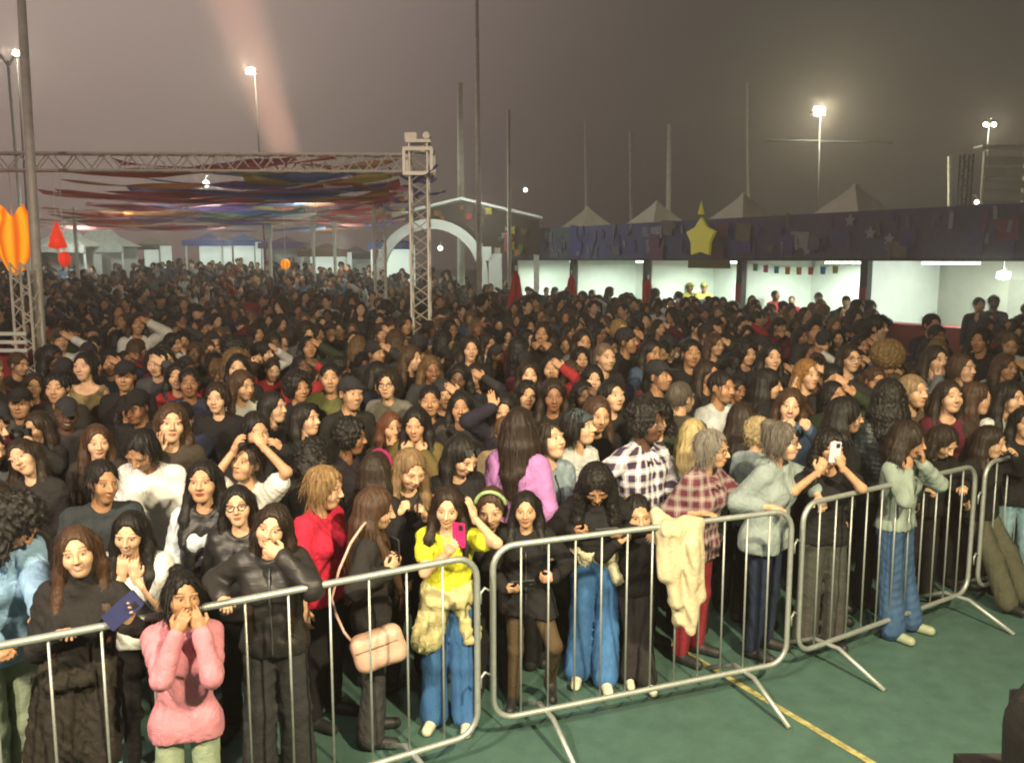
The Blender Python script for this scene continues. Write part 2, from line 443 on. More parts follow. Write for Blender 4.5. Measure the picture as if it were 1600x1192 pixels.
def solve(sp, to_local=None):
    """joint positions in the person's own frame (facing -Y, feet at z = 0)"""
    h = sp['h']; s = h / 1.7; P = {'s': s}
    lean, tw, side = R_(sp.get('lean', 0)), R_(sp.get('twist', 0)), R_(sp.get('side', 0))
    Rt = rz(tw) @ ry(side) @ rx(lean); pel = V3(0, 0, .92)
    T = lambda *p: (pel + Rt @ (V3(*p) - pel)) * s
    P['T'] = T; P['Rt'] = Rt
    hs = (.92 if sp.get('child') else (.985 if sp.get('fem', 1) else 1.02)) * (s if not sp.get('child') else 1) * sp.get('hs', 1)
    P['hs'] = hs
    hy, hp, hr = sp.get('head', (0, 0, 0))
    Rh = rz(R_(hy)) @ rx(R_(hp)) @ ry(R_(hr)); P['Rh'] = Rh
    nt = T(0, .0, 1.505); P['nt'] = nt
    P['Hc'] = nt + (Rt @ V3(0, -.004, .03)) * hs + Rh @ V3(0, -.02, .078) * hs
    for sd, x in (('L', 1), ('R', -1)):
        wide = .155 if sp.get('fem', 1) else .175
        S = T(x * wide, .012, 1.385)
        a = sp.get('arms', {}).get(sd, 'down')
        if isinstance(a, str): a = (a,)
        a0 = a[0]; ex = a[1] if len(a) > 1 else {}
        if isinstance(a0, str):
            tg, hint, pn, kind = ARM[a0]; tg = V3(tg[0] * x, tg[1], tg[2]) * s; hint = V3(hint[0] * x, hint[1], hint[2]); pn = V3(pn[0] * x, pn[1], pn[2])
            if a0 in ('mouth', 'chin', 'brow'):
                off = {'mouth': (x * .03, -.125, -.08), 'chin': (x * .03, -.1, -.13), 'brow': (x * .05, -.115, .05)}[a0]
                tg = P['Hc'] + Rh @ V3(*off) * hs
        else:
            tg = to_local(a0) if to_local else V3(x * .2, -.2, 1) * s
            hint, pn, kind = V3(x * .7, .2, -.7), V3(-x * .3, .5, -.6), 'relax'
        hint = V3(*ex['e']) if 'e' in ex else hint; pn = V3(*ex['n']) if 'n' in ex else pn; kind = ex.get('k', kind)
        E, W = ik(S, tg, .275 * s, .245 * s, hint)
        f = nrm(V3(*ex['f'])) if 'f' in ex else None
        for _ in range(3):
            fd = f if f is not None else nrm(W - E)
            E, W = ik(S, tg - fd * .075 * s, .275 * s, .245 * s, hint)
        fd = f if f is not None else nrm(W - E)
        P[sd] = (S, E, W, fd, pn, kind)
        st = sp.get('stance', 1.)
        lg = sp.get('legs', {}).get(sd)
        hip = V3(x * .085, 0, .9) * s
        if lg: kn, an = V3(*lg[0]) * s, V3(*lg[1]) * s
        else: kn, an = V3(x * .1 * st, -.012, .49) * s, V3(x * .115 * st, .02, .085) * s
        td = V3(x * .02, -.15, -.045) if not lg else (V3(*lg[2]) if len(lg) > 2 else V3(x * .02, -.15, -.045))
        P['leg' + sd] = (hip, kn, an, an + td * s)
    return P

def torso(sh, P, o, w=1., fem=1, k=.05, belly=0., low=.90):
    T, s = P['T'], P['s']
    r = lambda q: (q * w + o) * s
    for x in (-1, 1):
        sh.c(T(x * .065 * w, 0, .93), T(x * .055 * w, 0, 1.1), r(.085), r(.07), k).c(T(x * .055 * w, 0, 1.1), T(x * .075 * w, .0, 1.27), r(.07), r(.08), k)
        sh.c(T(0, .015, 1.43), T(x * (.135 if fem else .155), .012, 1.392), r(.042), r(.038), .03)
        if fem: sh.e(T(x * .07, -.075, 1.25), np.array((.05, .044, .05)) * s * w + o * s, k * .8)
    sh.c(T(-.08 * w, .02, 1.33), T(.08 * w, .02, 1.33), r(.06), r(.06), k)
    if low < .93: sh.c(V3(-.075 * w, .005, low) * s, V3(.075 * w, .005, low) * s, r(.092), r(.092), k)
    if belly: sh.e(T(0, -.07, 1.05), np.array((.14, .1 + belly, .17)) * s + o * s, k)

def arm(sh, P, sd, o, upto=2., w=1., flare=0.):
    S, E, W = P[sd][:3]; s = P['s']; sh_k = .025
    r0, r1, r2 = (.042 * w + o) * s, (.035 * w + o) * s, (.025 + o * .9) * s
    if upto <= 1:
        q = S + (E - S) * upto; sh.c(S, q, r0, r0 + (r1 - r0) * upto + flare * s, sh_k)
    else:
        sh.c(S, E, r0, r1, sh_k)
        q = E + (W - E) * (upto - 1); sh.c(E, q, r1, r1 + (r2 - r1) * (upto - 1) + flare * s, sh_k)

def leg(sh, P, sd, rr, k=.03, end=1.):
    hip, kn, an, toe = P['leg' + sd]; s = P['s']
    sh.c(hip, kn, rr[0] * s, rr[1] * s, k); q = kn + (an - kn) * end; sh.c(kn, q, rr[1] * s, rr[2] * s, k)

def wisps(v, f, seed, n, hs, curl, Hc, Rh):
    """loose strands lying on and standing off the hair"""
    r = np.random.default_rng(seed); nv = len(v)
    fn = np.cross(v[f[:, 2]] - v[f[:, 0]], v[f[:, 3]] - v[f[:, 1]]); pick = r.integers(0, len(f), n); c = v[f[pick]].mean(1); nn = fn[pick]; nn /= np.linalg.norm(nn, axis=1)[:, None] + 1e-9
    d = np.tile([0, .0, -1.], (n, 1)) + r.normal(0, .22 if not curl else .8, (n, 3)); d -= nn * (d * nn).sum(1)[:, None]; d /= np.linalg.norm(d, axis=1)[:, None] + 1e-9
    sd = np.cross(d, nn); k = 5; Ls = r.uniform(.05, .13, n) * hs * (.6 if curl > .006 else 1); lift = r.uniform(.0, .012, n) * (1.6 if curl else 1); wd = r.uniform(.0012, .0026, n); ph = r.uniform(0, 6.28, n)
    P_ = []
    for j in range(k):
        t = j / (k - 1.); b = c + d * (Ls * t)[:, None] + nn * (.0012 + lift * t * t)[:, None] + np.array([0, 0, -1.]) * (.02 * t * t) + sd * (np.sin(ph + t * (9 if curl else 3)) * (.012 if curl else .005))[:, None]
        w = sd * (wd * (1 - .75 * t))[:, None]; P_ += [b - w, b + w]
    P_ = np.stack(P_, 1); q = (P_ - Hc) @ Rh / hs      # none may fall across the face or throat
    bad = (((q[..., 0] / .068) ** 2 + ((q[..., 1] + .09) / .07) ** 2 + ((q[..., 2] + .03) / .115) ** 2 < 1) | ((np.abs(q[..., 0]) < .06) & (q[..., 1] < -.04) & (q[..., 2] < .05))).any(1)
    P_ = P_[~bad]; n = len(P_); P_ = P_.reshape(-1, 3); o = np.arange(n)[:, None] * (2 * k) + nv
    F2 = np.concatenate([np.stack([o[:, 0] + 2 * j, o[:, 0] + 2 * j + 1, o[:, 0] + 2 * j + 3, o[:, 0] + 2 * j + 2], 1) for j in range(k - 1)])
    return np.concatenate([v, P_]), np.concatenate([f, F2])

def hair(sp, P, seed, res):
    st = dict(HAIR[sp['hair']]); st.update(sp.get('hx', {}))
    Hc, Rh, hs = P['Hc'], P['Rh'], P['hs']; v = st.get('v', .014)
    H = lambda *p: Hc + Rh @ (V3(*p) * hs)
    sh = Sh()
    sh.e(H(0, .018, .03), np.array((.074 + v, .094 + v, .086 + v)) * hs, .02, R=Rh)
    if st.get('side'): # hair over the ears
        for x in (-1, 1): sh.e(H(x * .066, .02, -.02), np.array((.026 + v * .5, .05 + v * .4, .06)) * hs, .03, R=Rh)
    if st.get('buzz'): sh.cut(Rh @ V3(0, -.25, -1), H(0, .06, -.035))
    Ln = st.get('len', 0)
    if Ln:
        n = 11; fwd = st.get('fwd', .5)
        for i in range(n):
            a = -1.5 + 3.0 * i / (n - 1)              # -1.5 temple right .. 0 back .. 1.5 temple left
            cx, cy = math.sin(a), math.cos(a)
            r_ = np.random.default_rng(seed * 31 + i)
            p0 = H(cx * .068, .02 + cy * .07, .02); edge = abs(a) / 1.5
            dn = V3(0, 0, -1) * .75 + (Rh @ V3(0, 0, -1)) * .25
            out = Rh @ V3(cx, cy, 0)
            l = Ln * r_.uniform(.88, 1.08)
            tk = (.029 + v * .3) * hs
            p1 = p0 + out * (.014 + v * .6) * hs + dn * min(.12, l * .5) * hs
            back = V3(0, .03 * (1 - edge) - fwd * .09 * edge ** 3, 0) + V3(cx * .02, 0, 0)
            p2 = p1 + back + dn * max(l * .5 - .02, .02) * hs
            p3 = p2 + V3(cx * r_.uniform(-.02, .02), -.05 * edge * fwd, 0) + dn * max(l * .5 - .06, .01) * hs
            sh.c(p0, p1, tk, tk, .03).c(p1, p2, tk, tk * .9, .03).c(p2, p3, tk * .9, tk * .45, .03)
    if st.get('pony'): 
        sh.c(H(0, .1, .05), H(0, .15, .0), .03 * hs, .035 * hs, .02); q = H(0, .15, .0); sh.c(q, q + V3(0, .03, -.22 * hs), .034 * hs, .015 * hs, .02)
    if st.get('bun'): sh.e(H(0, .09, .1), np.array((.045, .045, .04)) * hs, .015)
    # the face and the neck stay clear
    sh.e(H(0, -.112, -.04), np.array((.064, .085, .112)) * hs * (1.0 + st.get('open', 0)), .012, 's', R=Rh)
    if not st.get('fringe'): sh.e(H(0, -.1, .034), np.array((.05, .05, .054)) * hs, .014, 's', R=Rh)
    if not Ln: sh.e(H(0, -.03, -.11), np.array((.085, .085, .085)) * hs, .01, 's', R=Rh)
    if not st.get('side') and not Ln:
        for x in (-1, 1): sh.e(H(x * .085, -.002, -.012), np.array((.026, .026, .036)) * hs, .008, 's', R=Rh)
    if st.get('part'): sh.c(H(.012, -.1, .1), H(.01, .0, .134 + v), .0045, .003, .004, 's')
    v, f = sh.mesh(res, strands(seed, Hc[0], Hc[1] + .015, st.get('amp', .0022), 43, st.get('curl', 0)))
    if res > .012: return v, f
    return wisps(v, f, seed, 760 if res < .008 else 340, hs, st.get('curl', 0), Hc, Rh)

HAIR = {
    'long': dict(v=.013, len=.42, part=1, fwd=.6), 'mid': dict(v=.014, len=.27, fwd=.4, part=1), 'wavy': dict(v=.02, len=.40, fwd=.6, curl=.007), 'bob': dict(v=.016, len=.19, fwd=.1),
    'curly': dict(v=.04, len=.26, curl=.017, fwd=.2), 'afro': dict(v=.038, curl=.012, side=1), 'crop': dict(v=.011, amp=.003), 'buzz': dict(v=.006, amp=.001, buzz=1),
    'quiff': dict(v=.018, amp=.006, curl=.004), 'shortf': dict(v=.018, side=1, amp=.005), 'bun': dict(v=.008, bun=1, side=1), 'pony': dict(v=.009, pony=1, side=1), 'tied': dict(v=.007, side=1, amp=.003),
}
LEGS = {'slim': (.086, .058, .047), 'straight': (.09, .068, .062), 'wide': (.097, .09, .105), 'flare': (.09, .07, .095), 'tights': (.086, .06, .046)}

def hat(kind, P):
    Hc, Rh, hs = P['Hc'], P['Rh'], P['hs']; H = lambda *p: Hc + Rh @ (V3(*p) * hs)
    sh = Sh(); sh.e(H(0, .016, .038), np.array((.088, .108, .096)) * hs, .02, R=Rh)
    if kind == 'beanie': sh.cut(Rh @ V3(0, -.35, -1), H(0, -.06, .045)); sh.c(H(-.06, -.07, .052), H(.06, -.07, .052), .02 * hs, None, .02)
    elif kind == 'bucket':
        sh.cut(Rh @ V3(0, 0, -1), H(0, 0, .04)); sh.e(H(0, .0, .05), np.array((.14, .16, .012)) * hs, .02, R=Rh)
    else: # cap
        sh.cut(Rh @ V3(0, -.12, -1), H(0, -.05, .045)); sh.e(H(0, -.135, .055), np.array((.066, .07, .008)) * hs, .02, R=Rh @ rx(.12))
    return sh

def xf(m, R, t, s=1., mirror=False):
    v, f = m[0], m[1]
    v = v * s
    if mirror: v = v * np.array([1, -1, 1]); f = f[:, ::-1]
    return v @ R.T + t, f

def body_parts(sp, P, seed, q=1.):
    """q scales the cell size: 1 for people one sees closely, larger further back. Returns [(part name, material, colour, verts, faces, feat)]"""
    s = P['s']; fem = sp.get('fem', 1); w = sp.get('w', 1.); out = []
    cs = .016 * q
    sh = Sh(); torso(sh, P, -.004, w, fem, .05, sp.get('belly', 0))
    sh.c(P['T'](0, .02, 1.42), P['nt'] + (P['Hc'] - P['nt']) * .35, (.052 if fem else .06) * s, (.047 if fem else .056) * P['hs'], .025)
    for sd in 'LR':
        arm(sh, P, sd, 0, 2., w * .97); leg(sh, P, sd, (.08 * w, .052, .036))
        an, toe = P['leg' + sd][2:]; sh.c(an + V3(0, .02, -.03) * s, toe, .033 * s, .026 * s, .03)
    vs, fs, ft = [], [], []
    v, f = sh.mesh(cs); vs.append(v); fs.append(f); ft.append(np.tile([0, 0, 0, 1.], (len(v), 1)))
    hv, hf, hc = get_head(fem, sp.get('face', 'neutral'), .0046 if q <= 1 else (.0075 if q < 1.6 else .013), seed)
    v, f = xf((hv, hf), P['Rh'], P['Hc'], P['hs']); vs.append(v); fs.append(f); ft.append(hc)
    for sd in 'LR':
        S, E, W, fd, pn, kind = P[sd]
        n = nrm(pn - fd * (pn @ fd)); Z = -n; X = fd; Y = np.cross(Z, X)
        if q < 2.2:
            v, f = xf(get_hand(kind, .0044 if q <= 1 else .0075), np.stack([X, Y, Z], 1), W, (.9 if fem else 1.) * max(s, .8), sd == 'L')
            vs.append(v); fs.append(f); ft.append(np.tile([0, 0, 0, 1.], (len(v), 1)))
    b = 0; F2 = []
    for v, f in zip(vs, fs): F2.append(f + b); b += len(v)
    out.append(('body', 'skin', sp['skin'], np.concatenate(vs), np.concatenate(F2), np.concatenate(ft)))
    # trousers
    st = sp.get('legw', 'straight'); tr = sp.get('bottom')
    if tr:
        rr = np.array(LEGS[st]) * np.array((w, 1, 1)); sh = Sh()
        top = sp.get('rise', 1.0)
        for x in (-1, 1): sh.c(V3(x * .06 * w, 0, .93) * s, P['T'](x * .055 * w, 0, top), (.085 * w + .01) * s, (.072 * w + .008) * s, .04)
        sh.c(V3(-.075 * w, .005, .90) * s, V3(.075 * w, .005, .90) * s, (.092 * w + .011) * s, None, .04)
        for sd in 'LR': leg(sh, P, sd, rr, .025, sp.get('legend', .98))
        if sp.get('skirt'): sh.c(V3(0, 0, .93) * s, V3(0, -.01, .64) * s, .14 * s, .17 * s, .04)
        out.append(('trousers' if not sp.get('skirt') else 'skirt', tr[0], tr[1]) + sh.mesh(.012 * q, folds(seed + 5, .0032 if st != 'tights' else .0005, .11, .6)) + (None,))
    if sp.get('over'):    # something tied round the waist
        sh = Sh()
        for x in (-1, 1): sh.c(P['T'](x * .07 * w, 0, .98), P['T'](x * .08 * w, 0, 1.0), (.12 * w) * s, None, .03)
        for (x0, y0, z0, x1, y1, z1, r0, r1) in sp['over'][2]: sh.c(V3(x0, y0, z0) * s, V3(x1, y1, z1) * s, r0 * s, r1 * s, .02)
        out.append(('tied_jacket', sp['over'][0], sp['over'][1]) + sh.mesh(.013 * q, folds(seed + 9, .008, .07, .5)) + (None,))
    if sp.get('inner'):
        sh = Sh(); torso(sh, P, .012, w, fem, .05, sp.get('belly', 0)); sh.cut((0, 0, -1), V3(0, 0, sp.get('ihem', .93)) * s)
        sh.c(P['T'](0, -.04, 1.475), P['T'](0, 0, 1.62), .068 * s, .09 * s, .012, 's')
        if sp.get('islv'):
            for sd in 'LR': arm(sh, P, sd, sp.get('io', .018), sp['islv'], w)
        out.append(('shirt', sp['inner'][0], sp['inner'][1]) + sh.mesh(.014 * q, folds(seed + 3, .004, .1)) + (None,))
    tp = sp.get('top')
    if tp:
        o = tp[2] if len(tp) > 2 else .024
        sh = Sh(); hem = sp.get('hem', .86); torso(sh, P, o, w, fem, .05, sp.get('belly', 0), min(hem + .05, .90))
        if hem < .84:
            for sd in 'LR': sh.c(P['leg' + sd][0], P['leg' + sd][0] + (P['leg' + sd][1] - P['leg' + sd][0]) * .8, (.086 * w + o) * s, (.075 * w + o + sp.get('flare', .012)) * s, .06)
        slv = sp.get('slv', 1.92)
        if slv:
            for sd in 'LR': arm(sh, P, sd, o * .8 + (.006 if slv > 1 else .02), slv, w, sp.get('cuff', 0.))
        if sp.get('hood'):
            for x in (-1, 1): sh.c(P['T'](x * .085, -.01, 1.445), P['T'](x * .03, .1, 1.43), .038 * s, .05 * s, .03)
        if sp.get('collar'):
            for x in (-1, 1): sh.c(P['T'](x * .062, .0, 1.475), P['T'](x * .035, -.115, 1.37), .02 * s, .016 * s, .01).c(P['T'](x * .062, .0, 1.475), P['T'](0, .062, 1.485), .02 * s, .02 * s, .01)
        Rl = rx(R_(sp.get('lean', 0)) * .4)
        sh.cut(Rl @ V3(0, 0, -1), V3(0, 0, hem) * s)
        ne = sp.get('neck', 'crew')
        if ne != 'high':
            rad = {'crew': .066, 'wide': .1, 'vee': .062, 'scoop': .085, 'bare': .15}[ne]
            sh.c(P['T'](0, -.035, 1.48 if ne != 'bare' else 1.5), P['T'](0, .01, 1.62), rad * s, (rad + .03) * s, .012, 's')
            if ne in ('vee', 'scoop'): sh.c(P['T'](0, -.13, 1.32 if ne == 'vee' else 1.37), P['T'](0, -.09, 1.5), .012 * s, .062 * s, .012, 's')
        else:
            sh.c(P['T'](0, .01, 1.42), P['T'](0, -.005, 1.515), .068 * s, .06 * s, .02)
        if sp.get('openf'): g = sp['openf']; sh.c(P['T'](0, -.2, 1.5), V3(0, -.21, hem - .05) * s, (.09 + g) * s, (.085 + g) * s, .012, 's')
        tv, tf = sh.mesh((.0105 if q <= 1 else .0135 * q), folds(seed, sp.get('fold', .0032), sp.get('wl', .12)))
        out.append((sp.get('tname', 'top'), tp[0], tp[1], tv, tf, None))
        P['front'] = tv
    if sp.get('shoes'):
        sh = None
        for sd in 'LR':
            hip, kn, an, toe = P['leg' + sd]; d = nrm((toe - an) * V3(1, 1, 0)); sh = Sh()
            lift = toe[2] - .04 * s
            sh.c(an + V3(0, .02, -.035) * s, toe + d * .015 * s, .044 * s, .038 * s, .03).c(an + V3(0, .01, .0) * s, an + V3(0, .0, -.02) * s, .046 * s, None, .03)
            sh.cut((0, 0, -1), V3(0, 0, .004 + max(min(lift, an[2] - .085 * s), 0)))
            out.append(('shoe', 'shoe', sp['shoes']) + sh.mesh(.011 * q) + (None,))
    if sp.get('hair'):
        out.append(('hair', 'hair', sp['hairc']) + hair(sp, P, seed + 1, .0068 * (q if q <= 1.6 else 2.3)) + (None,))
    if sp.get('hat'):
        out.append((sp['hat'][0] if sp['hat'][0] != 'bucket' else 'bucket_hat', 'knit', sp['hat'][1]) + hat(sp['hat'][0], P).mesh(.009 * max(q, 1)) + (None,))
    return out

def glasses(P):
    Hc, Rh, hs = P['Hc'], P['Rh'], P['hs']; H = lambda *p: Hc + Rh @ (V3(*p) * hs); m = MB()
    for x in (-1, 1):
        m.tube([H(x * .034 + .024 * math.cos(a), -.1, .004 + .019 * math.sin(a)) for a in np.linspace(0, 6.283, 15)], .0026, 6, False)
        m.tube([H(x * .058, -.098, .008), H(x * .079, -.05, .01), H(x * .08, .01, .006)], .0024, 6)
    m.tube([H(-.011, -.102, .008), H(.011, -.102, .008)], .0024, 6)
    return m
# ------------------------------------------------------------------ the people one can tell apart, from the barrier backwards
K = (.014, .013, .014); K2 = (.022, .02, .02); CHAR = (.04, .04, .042); NAVY = (.02, .024, .05); WHITE = (.66, .66, .64); CREAM = (.6, .52, .36); GREYG = (.3, .34, .34)
JEAN = (.045, .13, .30); DKJ = (.018, .026, .055); OLIVE = (.075, .075, .05); SAGE = (.30, .36, .25); MAROON = (.20, .02, .03); PINK = (.55, .22, .27)
LT, MD, TN, BR, DK = (.60, .37, .235), (.50, .29, .17), (.40, .215, .115), (.25, .12, .062), (.125, .062, .036)
HB, HD, HR, HL, HG = (.010, .008, .007), (.022, .013, .008), (.055, .028, .015), (.24, .15, .06), (.17, .15, .125)
GR = 'people in the front rows at the barrier'
M['galv_zip'] = surf('metal_zip', None, .4, .5)
PEOPLE = []      # (root, pixel x, pixel y, distance, short description)
HELD = []
def to_world(root, yaw, p): return V3(root[0], root[1], 0) + rz(yaw) @ np.asarray(p)

def make_person(px, py, d, yaw, sp, q=1., seed=0):
    yw = R_(yaw); tgt = unp(px, py, d=d); sp = dict(sp); sp.setdefault('h', 1.65); root = [tgt[0], tgt[1]]
    loc = lambda t: rz(-yw) @ ((unp(t[0], t[1], d=root[1] - t[2])) - V3(root[0], root[1], 0))
    for _ in range(6):
        P = solve(sp, loc); hc = rz(yw) @ P['Hc']
        if not sp.get('fixh'): sp['h'] *= (tgt[2] / P['Hc'][2])
        root = [tgt[0] - hc[0], tgt[1] - hc[1]]
    P = solve(sp, loc)
    r = None
    for (n, mt, c, v, f, ft) in body_parts(sp, P, seed, q):
        if r is None:
            r = link('person', mesh_data('person', v, f, ft), M[mt], None, c); r.location = (root[0], root[1], 0); r.rotation_euler = (0, 0, yw)
        else:
            link(n, mesh_data(n, v, f, ft), M[mt], r, c)
    if sp.get('zip'):
        tv = P['front']; zs = np.arange(sp.get('hem', .86) * P['s'] + .01, P['T'](0, -.1, sp.get('ztop', 1.40))[2], .025); pts = []
        for z in zs:
            k = tv[(np.abs(tv[:, 0]) < .022) & (np.abs(tv[:, 2] - z) < .016)]
            if len(k): pts.append((0, k[:, 1].min() - .001, z))
        if len(pts) > 3: MB().tube(pts, .0045, 6).build('zip', M['galv_zip'], r, sp['zip'], True)
    if sp.get('glasses'): glasses(P).build('glasses', M['shoe'], r, (.01, .01, .01), True)
    if sp.get('headband'):
        H = lambda *p: P['Hc'] + P['Rh'] @ (V3(*p) * P['hs']); m = MB()
        m.tube([H(.093 * math.cos(a), -.03, .03 + .1 * math.sin(a)) for a in np.linspace(.1, 3.04, 14)], .012, 8); m.build('headband', M['knit'], r, sp['headband'], True)
    if sp.get('shades'):
        H = lambda *p: P['Hc'] + P['Rh'] @ (V3(*p) * P['hs']); m = MB()
        for x in (-1, 1): m.add([H(x * .01, -.075, .105), H(x * .065, -.06, .1), H(x * .06, -.085, .07), H(x * .015, -.1, .075)], [(0, 1, 2, 3)])
        m.build('sunglasses', M['shoe'], r, (.03, .035, .04), True)
    return r, P, root, yw, sp

def phone(pos, X, Y, col, label, lit=0, size=(.074, .15, .009), case=None):
    """a slab with rounded corners, a screen on the side its Z axis points to and a camera bump on the back"""
    X = nrm(X); Y = nrm(np.asarray(Y) - X * (np.asarray(Y) @ X)); Z = np.cross(X, Y); R = np.stack([X, Y, Z], 1)
    w, h, t = size; pts = []
    for cx, cy, a0 in ((1, 1, 0), (-1, 1, 90), (-1, -1, 180), (1, -1, 270)):
        for k in range(4):
            a = R_(a0 + 30 * k); pts.append(V3(cx * (w / 2 - .009) + .009 * math.cos(a), cy * (h / 2 - .009) + .009 * math.sin(a), -t / 2))
    m = MB(); m.poly([R @ p + pos for p in pts][::-1], t, Z)
    o = m.build('phone', M['shoe'], None, col); tag(o, label, 'phone', 'phones in the crowd')
    s = MB(); s.poly([R @ (p * V3(.92, .94, 1)) + pos + Z * (t + .0012) for p in pts]); s.build('screen', M['screen_lit'] if lit else M['screen'], o)
    c = MB(); c.box(R @ V3(-w * .2, h * .33, -t / 2 - .002) + pos, (.024, .03, .004), R); c.build('camera_bump', M['shoe'], o, (.02, .02, .022))
    return o
M['screen'] = surf('phone_screen', (.01, .011, .013), .12, namp=.1, spec=.6)
M['screen_lit'] = glow('lit_phone_screen', (.55, .6, .7), .7)

def grip(R, sd, off=(0, 0, 0)):
    P, root, yw = R[1], R[2], R[3]; S, E, W, fd, pn, k = P[sd]
    n = nrm(pn - fd * (pn @ fd)); p = W + fd * .085 * P['s'] + n * .026
    return to_world(root, yw, p) + V3(*off), rz(yw) @ fd, rz(yw) @ n

def person(px, py, d, yaw, label, short=None, grp=GR, q=1., **sp):
    sp.setdefault('skin', LT); sp.setdefault('hair', 'long'); sp.setdefault('hairc', HD); sp.setdefault('bottom', ('cloth', K)); sp.setdefault('shoes', (.02, .02, .02))
    sp.setdefault('top', ('cloth', K)); sp.setdefault('hs', 1.12 if d > 4.9 else 1.03); sp['w'] = sp.get('w', 1.) * (1.04 if d > 4.9 else .98)
    R = make_person(px, py, d, yaw, sp, q, len(PEOPLE) * 13 + 3)
    tag(R[0], label, 'person', grp)
    PEOPLE.append((R[0], px, py, d, short)); return R

# --- at the barrier, left to right
p_blue = person(26, 815, 4.2, 58, 'person bent over, curly black hair, in light blue jacket at the left edge', 'person in the light blue jacket', skin=TN, hair='curly', hairc=HB, head=(30, 48, 10), lean=8, w=.9, hx=dict(v=.034, len=.2),
    top=('cloth', (.26, .42, .62), .036), hem=.84, bottom=('cloth', SAGE), legw='wide', arms={'L': ((72, 990, .45), {'e': (.3, .5, -.8), 'k': 'rail', 'n': (0, 0, -1)}), 'R': ((8, 1020, .45), {'k': 'grip'})}, collar=1)
person(-8, 790, 4.35, 20, 'person cut off by the left edge of the photo, only half a face showing', None, skin=TN, hair='mid', top=('cloth', K2), face='neutral')
p_smile = person(122, 862, 3.9, 12, 'smiling person in black top with long brown hair, dark jacket tied round the waist', 'smiling person in black', skin=LT, hair='long', hairc=HR, hx=dict(len=.46), head=(8, -4, -8), face='smile',
    top=('cloth', K2, .022), neck='high', bottom=('denim', (.22, .42, .5)), legw='wide', side=4, arms={'L': ((205, 955, .16), {'f': (.6, -.2, .8), 'n': (-.6, -.7, .2), 'k': 'relax'}), 'R': ((100, 985, .2), {'k': 'rail', 'n': (0, 0, -1), 'e': (-.5, .4, -.8)})},
    over=('cloth', (.026, .022, .018), [(-.1, -.05, 1.0, -.14, -.08, .62, .09, .12), (.1, -.05, 1.0, .1, -.1, .62, .09, .1), (-.02, -.1, 1.0, .0, -.13, .66, .06, .07), (.06, .1, .98, .06, .12, .6, .1, .12), (-.08, -.16, 1.0, .08, -.16, 1.03, .035, .04)]))
p_white = person(203, 832, 4.5, 5, 'person in white top with long dark hair, chin resting on both hands', None, skin=LT, hair='long', hairc=HB, head=(2, 12, 4), face='smile', top=('cloth', WHITE, .02), lean=8, neck='scoop', slv=.6,
    arms={'L': ((208, 885, .13), {'f': (-.1, -.1, 1), 'n': (0, 1, .2), 'e': (.5, -.4, -1)}), 'R': ((192, 880, .13), {'f': (.1, -.1, 1), 'n': (0, 1, .2), 'e': (-.5, -.4, -1)})})
p_pink = person(285, 930, 3.78, 14, 'person in pink hooded sweatshirt and sage trousers, both hands at the mouth', 'person in pink sweatshirt', child=1, skin=TN, hair='tied', hairc=HB, hx=dict(bun=1), head=(22, -2, 5), hs=.95, w=.88, flare=-.01, top=('cloth', PINK, .024), hem=.82, hood=1,
    bottom=('cloth', SAGE), legw='straight', arms={'L': ('mouth', {'f': (-.35, .1, 1), 'n': (-.4, 1, 0), 'e': (.22, -.5, -1)}), 'R': ('mouth', {'f': (.5, .1, .9), 'n': (.4, 1, 0), 'e': (-.15, -.5, -1)})})
p_cover = person(425, 822, 4.42, 8, 'person in black jacket with very long dark hair, one hand over the mouth', 'person covering the mouth', skin=LT, hair='long', hairc=HD, hx=dict(len=.62, v=.014), head=(-4, 2, 14), top=('puffer', K2, .032), hem=.84, hood=1, zip=(.12, .12, .12),
    bottom=('cloth', CHAR), legw='wide', lean=5, arms={'L': ('mouth', {'f': (-.8, .1, .6), 'n': (-.3, 1, 0), 'e': (1, -.4, -1)}), 'R': ((352, 942, .2), {'k': 'rail', 'n': (0, 0, -1)})})
p_spec = person(372, 790, 5.0, 6, 'person in black quilted jacket wearing glasses, long dark hair', 'person in glasses and quilted jacket', skin=LT, hair='long', hairc=HB, glasses=1, face='open', head=(4, -6, -5), top=('puffer', K, .034), inner=('cloth', WHITE), openf=-.02)
p_vest = person(318, 752, 5.15, 2, 'person in black sleeveless vest over a white short-sleeved shirt', 'person in the black vest', skin=MD, hair='long', hairc=HB, hx=dict(len=.3), face='open', head=(3, -6, 0), top=('puffer', K, .03), slv=0, inner=('cloth', (.55, .6, .66)), islv=1.05, io=.032, openf=.03, tname='vest', w=.95)
p_boy = person(160, 752, 5.2, 28, 'person with cropped dark hair in plain dark shirt, face turned to the stage', 'person with cropped hair in dark shirt', fem=0, child=1, skin=TN, hair='crop', hairc=HB, head=(20, 6, 0), top=('cloth', (.03, .035, .04), .02), slv=.7)
p_braid = person(222, 702, 5.7, -4, 'person in white shirt with lowered head and striped scarf over the front', None, skin=TN, hair='tied', hairc=HB, head=(-10, 40, 5), top=('cloth', WHITE, .024), slv=.8, lean=4)
p_arch = person(388, 722, 5.7, -12, 'person in white shirt holding both hands above the forehead', 'person in white with raised elbows', skin=MD, hair='crop', hairc=HD, head=(-14, -12, 10), top=('cloth', WHITE, .022), slv=.55,
    arms={'L': ((402, 682, .12), {'f': (-.45, -.05, .85), 'n': (-.6, .6, -.3), 'e': (1, .0, -.35)}), 'R': ((370, 690, .13), {'f': (.4, -.1, .9), 'n': (.6, .6, -.3), 'e': (-.5, -.5, -.7)})})
